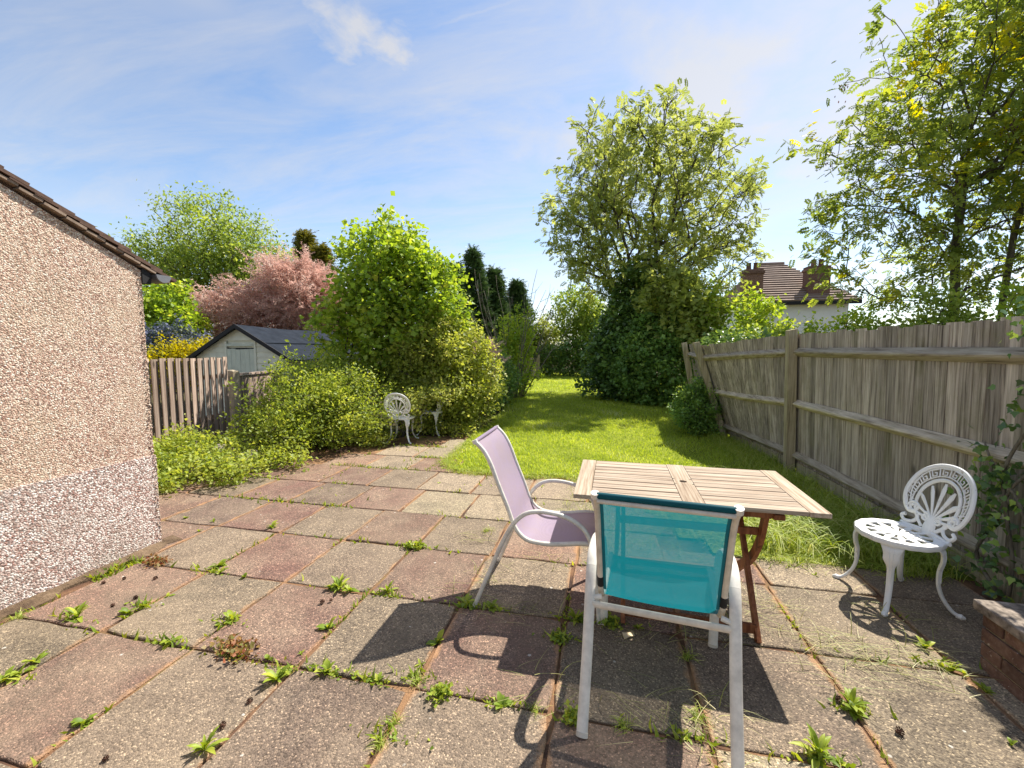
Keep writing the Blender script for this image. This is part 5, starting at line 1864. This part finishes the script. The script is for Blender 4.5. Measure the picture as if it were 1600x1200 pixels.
for (y, z, sy, sz, n_) in cl:
    yy = g.normal(y, sy, n_)
    zq = np.clip(g.normal(z, sz, n_), 0.03, 1.85)
    Ps.append(np.stack([fx(yy) - 0.02 - g.random(n_) * 0.10, yy, zq], 1))
    Ts.append(np.clip(g.normal(0.45, 0.3, n_), 0, 1))
P = np.concatenate(Ps)
T = np.concatenate(Ts)
D = g.normal(size=P.shape) * 0.6 + [-0.2, 0, -0.5]
N = g.normal(size=P.shape) * 0.5 + [-1, -0.2, 0.5]
V, F, T = scatter(P, D, N, g.uniform(0.028, 0.055, len(P)), IVY, T)
off = np.array(iv.location)
link('leaves', tri_mesh('leaves', V - off, F, T), 'leaf_ivy', iv)

# ================================================================== LONG GRASS, CUTTINGS AND WEEDS
g = np.random.default_rng(95)


def blades(P, length, lean, wd, segs, bend, tint):
    n_ = len(P)
    a = g.uniform(0, 2 * math.pi, n_)
    D = np.stack([np.cos(a), np.sin(a), np.zeros(n_)], 1)
    N = np.tile([0, 0, 1.0], (n_, 1)) + g.normal(size=(n_, 3)) * lean
    return scatter(P, D, N, length, T_blade(segs, wd, bend), tint)


def T_arch(segs=5, wd=0.012):
    V, F = [], []
    for i in range(segs + 1):
        u = i / segs
        ww = wd * (1 - 0.85 * u)
        V += [(-ww, 0.75 * u * u + 0.1 * u, 0.95 * u - 0.62 * u ** 3), (ww, 0.75 * u * u + 0.1 * u, 0.95 * u - 0.62 * u ** 3)]
    for i in range(segs):
        a = 2 * i
        F += [(a, a + 1, a + 3), (a, a + 3, a + 2)]
    return np.array(V), np.array(F)


parts = []
for (x0, x1, y0, y1, n_, l0, l1) in ((1.15, 2.30, 3.35, 4.3, 1900, 0.16, 0.42), (0.7, 2.25, 3.7, 5.3, 2300, 0.12, 0.34), (1.7, 2.2, 5.0, 7.6, 1500, 0.14, 0.36), (-0.35, 0.9, 3.55, 4.9, 900, 0.08, 0.2), (1.9, 2.3, 3.2, 3.7, 500, 0.15, 0.3), (-0.6, 0.6, 3.2, 3.7, 260, 0.08, 0.2)):
    P = np.stack([g.uniform(x0, x1, n_), g.uniform(y0, y1, n_), np.full(n_, -0.01)], 1)
    k_ = (P[:, 0] < 2.42 - (P[:, 1] - 2.55) * 0.06) & (P[:, 0] < 2.33 - np.maximum(0, P[:, 1] - 5.7) * 0.17)
    P = P[k_]
    a = g.uniform(0, 2 * math.pi, len(P))
    D = np.stack([np.cos(a), np.sin(a), np.zeros(len(P))], 1)
    N = np.tile([0, 0, 1.0], (len(P), 1)) + g.normal(size=(len(P), 3)) * 0.2
    parts.append(scatter(P, D, N, g.uniform(l0, l1, len(P)), T_arch(), np.clip(g.normal(0.5, 0.25, len(P)), 0, 1)))
edge = [(-2.1, 6.6), (-2.05, 5.2), (-1.75, 4.86), (-0.9, 4.83), (0.3, 4.86), (0.6, 3.7), (0.95, 3.3), (2.2, 3.26)]
for (a_, b_) in zip(edge, edge[1:]):
    n_ = int(650 * math.dist(a_, b_))
    u = g.random(n_)
    P = np.stack([a_[0] + (b_[0] - a_[0]) * u, a_[1] + (b_[1] - a_[1]) * u, np.full(n_, -0.012)], 1)
    wv = 0.04 * np.sin(P[:, 0] * 9) + 0.03 * np.sin(P[:, 0] * 23 + P[:, 1] * 17)
    P[:, :2] += g.normal(size=(n_, 2)) * 0.05
    P[:, 1] += wv
    a = g.uniform(0, 2 * math.pi, n_)
    parts.append(scatter(P, np.stack([np.cos(a), np.sin(a) - 0.4, 0 * a], 1), np.tile([0, 0, 1.0], (n_, 1)) + g.normal(size=(n_, 3)) * 0.3, g.uniform(0.04, 0.13, n_), T_arch(4, 0.030), np.clip(g.normal(0.55, 0.25, n_), 0, 1)))
V, F, T = join(parts)
o = link('long_grass', tri_mesh('long_grass', V, F, T), 'grass_long')
o['kind'] = 'stuff'
tag(o, 'long uncut grass growing between the table and the fence', 'grass')

# cut stalks lying on the slabs
parts = []
spots = [(0.75, 2.51, 26), (0.95, 2.62, 46), (1.04, 2.36, 60), (1.21, 2.35, 70), (1.35, 2.29, 70), (1.44, 2.22, 40), (0.92, 2.74, 30), (0.39, 1.84, 26), (0.47, 1.76, 18), (0.27, 1.69, 22), (-0.56, 2.23, 26), (-0.28, 2.29, 22), (-1.0, 3.14, 40), (-0.74, 2.61, 40), (-0.28, 1.66, 12), (1.46, 2.79, 22), (1.7, 2.6, 26), (0.3, 2.9, 60), (0.6, 3.1, 70), (0.1, 3.2, 60), (1.35, 3.25, 60), (-0.5, 2.9, 20), (0.15, 2.2, 40), (0.5, 2.25, 40), (-0.2, 1.8, 16), (0.45, 1.6, 30), (0.6, 1.5, 26), (-0.8, 2.35, 26), (1.1, 2.1, 30), (1.55, 2.4, 40)]
for (x, y, n_) in spots:
    n_ = max(6, int(n_ * 0.6))
    P = np.stack([g.normal(x, 0.11, n_), g.normal(y, 0.06, n_), g.uniform(0.006, 0.014, n_)], 1)
    a = g.normal(0.25, 0.8, n_) + (g.random(n_) < 0.4) * math.pi
    D = np.stack([np.cos(a), np.sin(a) * 0.6, np.zeros(n_)], 1)
    N = np.tile([0, 0, 1.0], (n_, 1)) + g.normal(size=(n_, 3)) * 0.06
    tv, tf = T_arch(6, 0.010)
    tv = tv[:, [0, 1, 2]].copy()
    tv[:, 1], tv[:, 2] = tv[:, 1] + tv[:, 2] * 0.35, np.maximum(0, tv[:, 2]) * 0.16
    u = np.repeat(np.linspace(0, 1, 7), 2)
    tv[:, 0] += 0.22 * u * u
    parts.append(scatter(P, D, N, g.uniform(0.06, 0.22, n_), (tv, tf), np.clip(g.normal(0.4, 0.25, n_), 0, 1)))
    n3 = max(2, n_ // 7)
    P = np.stack([g.normal(x, 0.12, n3), g.normal(y, 0.07, n3), np.full(n3, -0.005)], 1)
    a = g.uniform(0, 6.28, n3)
    parts.append(scatter(P, np.stack([np.cos(a), np.sin(a), 0 * a], 1), np.tile([0, 0, 1.0], (n3, 1)) + g.normal(size=(n3, 3)) * 0.15, g.uniform(0.08, 0.2, n3), T_arch(5, 0.014), np.clip(g.normal(0.3, 0.2, n3), 0, 1)))
V, F, T = join(parts)
o = link('grass_cuttings', tri_mesh('grass_cuttings', V, F, T), 'grass_dry')
o['kind'] = 'stuff'
tag(o, 'pale cut grass stalks strewn over the paving', 'grass')

# fine moss and seedlings along joints far back
parts = []
for (x0, x1, y0, y1, n_) in ((-4.4, -2.2, 3.4, 5.2, 900), (-3.3, -2.0, 5.2, 7.4, 900), (-1.6, -0.2, 3.4, 4.8, 300), (-3.30, -3.16, 1.0, 2.3, 700), (-2.15, -1.75, 4.8, 7.0, 500), (-3.2, 1.7, 1.60, 1.67, 110), (-3.2, 1.7, 2.23, 2.30, 100), (-3.2, 0.6, 2.86, 2.93, 120), (-3.2, 1.0, 0.98, 1.04, 60)):
    x = g.uniform(x0, x1, n_)
    y = g.uniform(y0, y1, n_)
    snap = g.random(n_) < 0.75
    jy = np.array(ys)
    ny_ = jy[np.argmin(np.abs(y[:, None] - jy[None]), 1)]
    if x1 - x0 > 0.5:
        y = np.where(snap, ny_ + g.normal(size=n_) * 0.02, y)
    keep = np.sin(x * 6 + y * 3) + np.sin(y * 5.3 - x * 2.7) > -0.2
    P = np.stack([x, y, np.full(n_, -0.008)], 1)[keep]
    parts.append(blades(P, g.uniform(0.02, 0.06, len(P)), 0.5, 0.16, 2, 0.5, g.random(len(P))))
for (x, y) in [(-1.6, 2.265), (-1.29, 2.265), (-2.58, 2.265), (-2.86, 1.68), (-2.62, 1.86), (-2.15, 1.64), (-1.78, 1.64), (-1.43, 1.62), (-1.24, 1.64), (-0.98, 1.64), (-0.81, 1.7), (-0.78, 2.27), (-0.62, 2.28), (-0.19, 2.1), (-0.13, 2.27), (0.05, 2.27), (-0.8, 1.4), (-0.4, 1.64), (-1.42, 2.89), (1.035, 1.92), (0.8, 1.65), (0.35, 1.64), (1.6, 2.3), (-2.62, 1.3), (-2.0, 1.85)]:
    n_ = 24
    P = np.stack([g.normal(x, 0.06, n_), g.normal(y, 0.014, n_), np.full(n_, -0.008)], 1)
    parts.append(blades(P, g.uniform(0.015, 0.07, n_), 0.6, 0.13, 2, 0.6, g.random(n_)))
    P = np.stack([g.normal(x, 0.06, n_), g.normal(y, 0.016, n_), g.uniform(0.0, 0.012, n_)], 1)
    parts.append(scatter(P, g.normal(size=(n_, 3)) + [0, 0, 0.4], g.normal(size=(n_, 3)) * 0.5 + [0, 0, 1], g.uniform(0.008, 0.022, n_), ROUND, g.random(n_)))
for xj in xs[3:12]:
    n_ = 110
    y = g.uniform(0.9, 2.9, n_)
    keep = np.sin(y * 7 + xj * 9) + np.sin(y * 3.1 - xj * 5) > 0.5
    P = np.stack([xj + g.normal(size=n_) * 0.008, y, np.full(n_, -0.008)], 1)[keep]
    parts.append(blades(P, g.uniform(0.015, 0.05, len(P)), 0.5, 0.16, 2, 0.5, g.random(len(P))))
V, F, T = join(parts)
o = link('joint_moss', tri_mesh('joint_moss', V, F, T), 'leaf_weed')
o['kind'] = 'stuff'
tag(o, 'tiny seedlings and moss along the older paving joints', 'moss')


def weed_mesh(kind, seed):
    g = np.random.default_rng(seed)
    if kind in 'Rrs':
        n_, sz, wl = {'R': (22, 0.072, 0.17), 'r': (15, 0.050, 0.22), 's': (9, 0.028, 0.28)}[kind]
        n_ = int(n_ * g.uniform(0.6, 1.2))
        wl *= g.uniform(0.6, 1.3)
        a = np.arange(n_) * 2.4 + g.normal(size=n_) * 0.45
        el_ = g.uniform(0.05, 1.2, n_)
        D = np.stack([np.cos(a) * np.cos(el_), np.sin(a) * np.cos(el_), np.sin(el_)], 1)
        N = np.stack([-np.cos(a) * np.sin(el_), -np.sin(a) * np.sin(el_), np.cos(el_)], 1)
        tv, tf = [], []
        prof = [(0, 0.25, 0), (0.3, 0.85, 0.05), (0.62, 1.0, 0.04), (0.85, 0.6, -0.03), (1.0, 0.0, -0.12)]
        for (y, ww, z) in prof:
            tv += [(-wl * ww, y, z + 0.05 * ww), (0, y, z), (wl * ww, y, z + 0.05 * ww)]
        for i in range(4):
            b = 3 * i
            tf += [(b, b + 1, b + 4), (b, b + 4, b + 3), (b + 1, b + 2, b + 5), (b + 1, b + 5, b + 4)]
        V, F, T = scatter(np.zeros((n_, 3)) + [0, 0, -0.004], D, N, sz * g.uniform(0.35, 1.3, n_), (np.array(tv), np.array(tf)), np.clip(g.normal(0.55, 0.25, n_), 0, 1))
    elif kind == 'g':
        n_ = 46
        a = g.uniform(0, 6.28, n_)
        V, F, T = scatter(np.stack([g.normal(0, .012, n_), g.normal(0, .012, n_), np.full(n_, -.008)], 1), np.stack([np.cos(a), np.sin(a), 0 * a], 1), np.tile([0, 0, 1.0], (n_, 1)) + g.normal(size=(n_, 3)) * 0.4, g.uniform(0.035, 0.08, n_), T_arch(4, 0.03), g.random(n_))
    else:
        n_ = 260 if kind == 'm' else 150
        sx, sy = (0.05, 0.026) if kind == 'm' else (0.020, 0.019)
        P = np.stack([g.normal(0, sx, n_), g.normal(0, sy, n_), g.uniform(0, 0.03, n_)], 1)
        V, F, T = scatter(P, g.normal(size=(n_, 3)) + [0, 0, 0.5], g.normal(size=(n_, 3)) * 0.5 + [0, 0, 1], g.uniform(0.012, 0.024, n_), ROUND, g.random(n_))
    return tri_mesh('weed', V, F, T)


W = [(-2.71, 2.96, 'R'), (-2.58, 2.34, 'r'), (-3.05, 2.28, 'm'), (-2.5, 2.27, 'r'), (-2.29, 2.25, 's'), (-1.6, 2.27, 'R'), (-1.66, 2.26, 'r'), (-1.52, 2.26, 'r'), (-1.29, 2.3, 'R'), (-1.43, 1.92, 'r'), (-1.44, 1.72, 's'), (-2.57, 1.97, 's'), (-2.63, 1.79, 'r'), (-2.6, 1.86, 's'), (-2.86, 1.7, 'R'), (-2.95, 1.75, 'r'), (-2.65, 1.4, 'r'), (-2.62, 1.33, 'r'), (-2.63, 1.28, 'r'), (-2.15, 1.65, 'r'), (-1.78, 1.66, 'm'), (-1.57, 1.65, 's'), (-1.43, 1.55, 'R'), (-1.24, 1.64, 'r'), (-1.11, 1.65, 's'), (-0.98, 1.64, 'r'), (-0.83, 1.77, 's'), (-0.8, 1.68, 'g'), (-0.67, 1.62, 'c'), (-0.81, 1.94, 'r'), (-0.4, 1.63, 'r'), (-0.81, 1.36, 'g'), (-0.8, 1.46, 'g'), (-1.44, 1.2, 'R'), (-2.02, 1.19, 'r'), (-1.42, 2.88, 'c'), (-1.36, 2.89, 'c'), (-1.22, 2.92, 's'), (-0.78, 2.29, 'R'), (-0.62, 2.28, 'r'), (-0.2, 2.09, 'c'), (-0.13, 2.27, 'R'), (-0.08, 2.25, 'r'), (-3.61, 2.97, 's'), (-3.3, 2.96, 's'), (-3.24, 2.77, 's'), (-3.47, 3.65, 's'), (-1.79, 4.38, 's'), (1.04, 1.94, 'R'), (1.035, 1.9, 'r'), (0.8, 1.67, 'R'), (0.86, 1.64, 'r'), (1.66, 2.15, 'r'), (1.63, 2.28, 'r'), (1.6, 2.42, 'r'), (1.39, 3.07, 's'), (-0.26, 1.64, 'g'), (0.40, 1.75, 'g'), (-3.18, 1.63, 'g'), (-1.99, 1.89, 's'), (-0.93, 3.28, 'g'), (0.34, 1.64, 's'), (1.54, 1.87, 's'), (0.1, 1.64, 'g'), (-0.1, 1.63, 'c'), (0.2, 2.27, 'r'), (0.05, 2.26, 'c'), (0.42, 2.1, 'g'), (-2.0, 1.87, 'r'), (-2.02, 1.8, 's')]
WL = {'R': ('leafy_weed', 'large bright green leafy weed sprouting from a paving joint', 'large leafy weeds in the paving'),
      'r': ('leafy_weed', 'medium bright green weed rosette in a paving joint', 'weed rosettes in the paving'),
      's': ('seedling', 'tiny bright green seedling in a paving joint', 'seedlings in the paving'),
      'g': ('grass_tuft', 'small tuft of fine grass rooted in a paving joint', 'grass tufts in the paving'),
      'm': ('sedum_mat', 'reddish low sedum mat spreading along a paving joint', 'sedum mats in the paving'),
      'c': ('clover_clump', 'small round-leaved green clump in a paving joint', 'small leaf clumps in the paving')}
wm = {k_: [weed_mesh(k_, 200 + 7 * i + ord(k_)) for i in range(6)] for k_ in WL}
OWN = {(-2.71, 2.96): 'large leafy weed in the joint just past the pebbledashed corner',
       (-1.6, 2.27): 'largest weed clump, midway along the joint between lilac chair and building',
       (-1.29, 2.3): 'upright leafy weed in the joint beyond the tip of the lilac chair shadow',
       (-2.86, 1.7): 'large leafy weed in the soil at the foot of the pebbledashed wall',
       (-1.43, 1.55): 'large broad-leaved weed where three slabs meet, past the open sedum mat',
       (-1.44, 1.2): 'large long-leaved weed beside a fallen cone between two open slabs',
       (-0.78, 2.29): 'large leafy weed at the rear foot of the lilac chair',
       (-0.13, 2.27): 'large leafy weed behind the rear leg of the teal chair, under the lilac seat',
       (1.04, 1.94): 'large leafy weed in the joint midway between teal chair and brick wall',
       (0.8, 1.67): 'large leafy weed in open paving beside the rear leg of the teal chair',
       (-3.05, 2.28): 'reddish sedum mat at the foot of the pebbledashed wall',
       (-1.78, 1.66): 'reddish sedum mat in the open paving away from the walls',
       (-0.67, 1.62): 'round green clover clump just past the armrest shadow of the lilac chair',
       (-0.2, 2.09): 'green clover clump in the joint beside the teal chair leg'}
r = random.Random(77)
for (x, y, k_) in W:
    nm, lb, gr = WL[k_]
    lb = OWN.get((x, y), lb)
    o = link(nm, r.choice(wm[k_]), 'leaf_sedum' if k_ == 'm' else ('leaf_weed' if k_ != 'g' else 'grass_long'))
    o.location = (x, y, 0.0)
    o.rotation_euler = (0, 0, r.uniform(-0.3, 0.3) if k_ == 'm' else r.uniform(0, 6.28))
    s_ = r.uniform(0.8, 1.2)
    o.scale = (s_, s_, s_)
    tag(o, lb, 'weed', gr)

# pine cones, crumbs of soil, a dry leaf
r = random.Random(6)
cone = MB()
for i in range(26):
    a = i * 2.399
    u = i / 26
    rr_ = 0.013 * math.sin(math.pi * (0.12 + 0.8 * u))
    p = Vector((rr_ * math.cos(a), rr_ * math.sin(a), 0.004 + 0.026 * u))
    o1 = Vector((math.cos(a), math.sin(a), 0.45)) * 0.008
    sd = Vector((-math.sin(a), math.cos(a), 0)) * 0.006
    cone.add([p, p + o1 + sd, p + o1 * 1.3, p + o1 - sd, p + Vector((0, 0, -0.004))], [(0, 1, 2), (0, 2, 3), (4, 2, 1), (4, 3, 2)])
cone.tube([(0, 0, 0), (0, 0, 0.014), (0, 0, 0.032)], [0.008, 0.010, 0.002], 8)
cm_ = cone.data('fallen_cone')
for (x, y) in [(-3.1, 2.0), (-2.73, 1.92), (-2.77, 1.82), (-1.47, 1.29), (-1.76, 1.08), (-1.46, 1.42), (0.99, 1.96), (-1.56, 2.14), (-1.67, 1.71), (-3.04, 2.07), (1.14, 1.83), (-2.85, 2.11), (-1.6, 2.12)]:
    o = link('fallen_cone', cm_, 'cone_brown')
    o.location = (x, y, 0.008)
    o.rotation_euler = (R(80), r.uniform(0, 1), r.uniform(0, 6))
    s_ = r.uniform(0.4, 0.75)
    o.scale = (s_, s_, s_)
    tag(o, 'small dark brown fallen cone lying on the paving', 'cone', 'fallen cones on the paving')
mb = MB()
pts = [(0, 0), (0.03, 0.012), (0.055, 0.035), (0.045, 0.06), (0.02, 0.055), (-0.01, 0.04)]
mb.add([(x, y, 0.004 + 0.012 * abs(math.sin(i * 1.7))) for i, (x, y) in enumerate(pts)] + [(0.022, 0.032, 0.018)], [(i, (i + 1) % 6, 6) for i in range(6)])
mb.add([(x, y, 0.002 + 0.012 * abs(math.sin(i * 1.7))) for i, (x, y) in enumerate(pts)] + [(0.022, 0.032, 0.016)], [((i + 1) % 6, i, 6) for i in range(6)])
o = tag(mb.build('dry_leaf', 'dead_leaf'), 'curled pale dry leaf lying under the teal chair', 'leaf')
o.location = (0.125, 2.16, 0.0)

# rubble among the weeds
r = random.Random(9)
for i, (x, y, s_, lb) in enumerate([(-4.72, 4.42, 0.26, 'largest pale stone among the weeds below the palings'), (-4.40, 4.50, 0.20, 'flat pale stone at the paving end of the weeds'), (-4.70, 3.95, 0.14, 'small brown stone sunk in the weeds'), (-4.28, 4.25, 0.12, 'small pale stone at the edge of the paving')]):
    me = bpy.data.meshes.new('rock')
    import bmesh
    bm = bmesh.new()
    bmesh.ops.create_icosphere(bm, subdivisions=3, radius=1)
    ph = r.uniform(0, 10)
    for v in bm.verts:
        c = v.co
        k_ = 1 + 0.18 * math.sin(3 * c.x + ph) * math.sin(2.3 * c.y + ph) + 0.12 * math.sin(5 * c.z + 2 * ph + c.x * 3) + 0.05 * math.sin(11 * c.x + 7 * c.y)
        v.co = Vector((c.x * 1.0, c.y * 0.75, c.z * 0.62)) * s_ * k_
    bm.to_mesh(me)
    bm.free()
    o = tag(link('stone', me, 'rock', None, smooth=True), lb, 'stone', None)
    o.location = (x, y, s_ * 0.36)
    o.rotation_euler = (0, 0, r.uniform(0, 6))
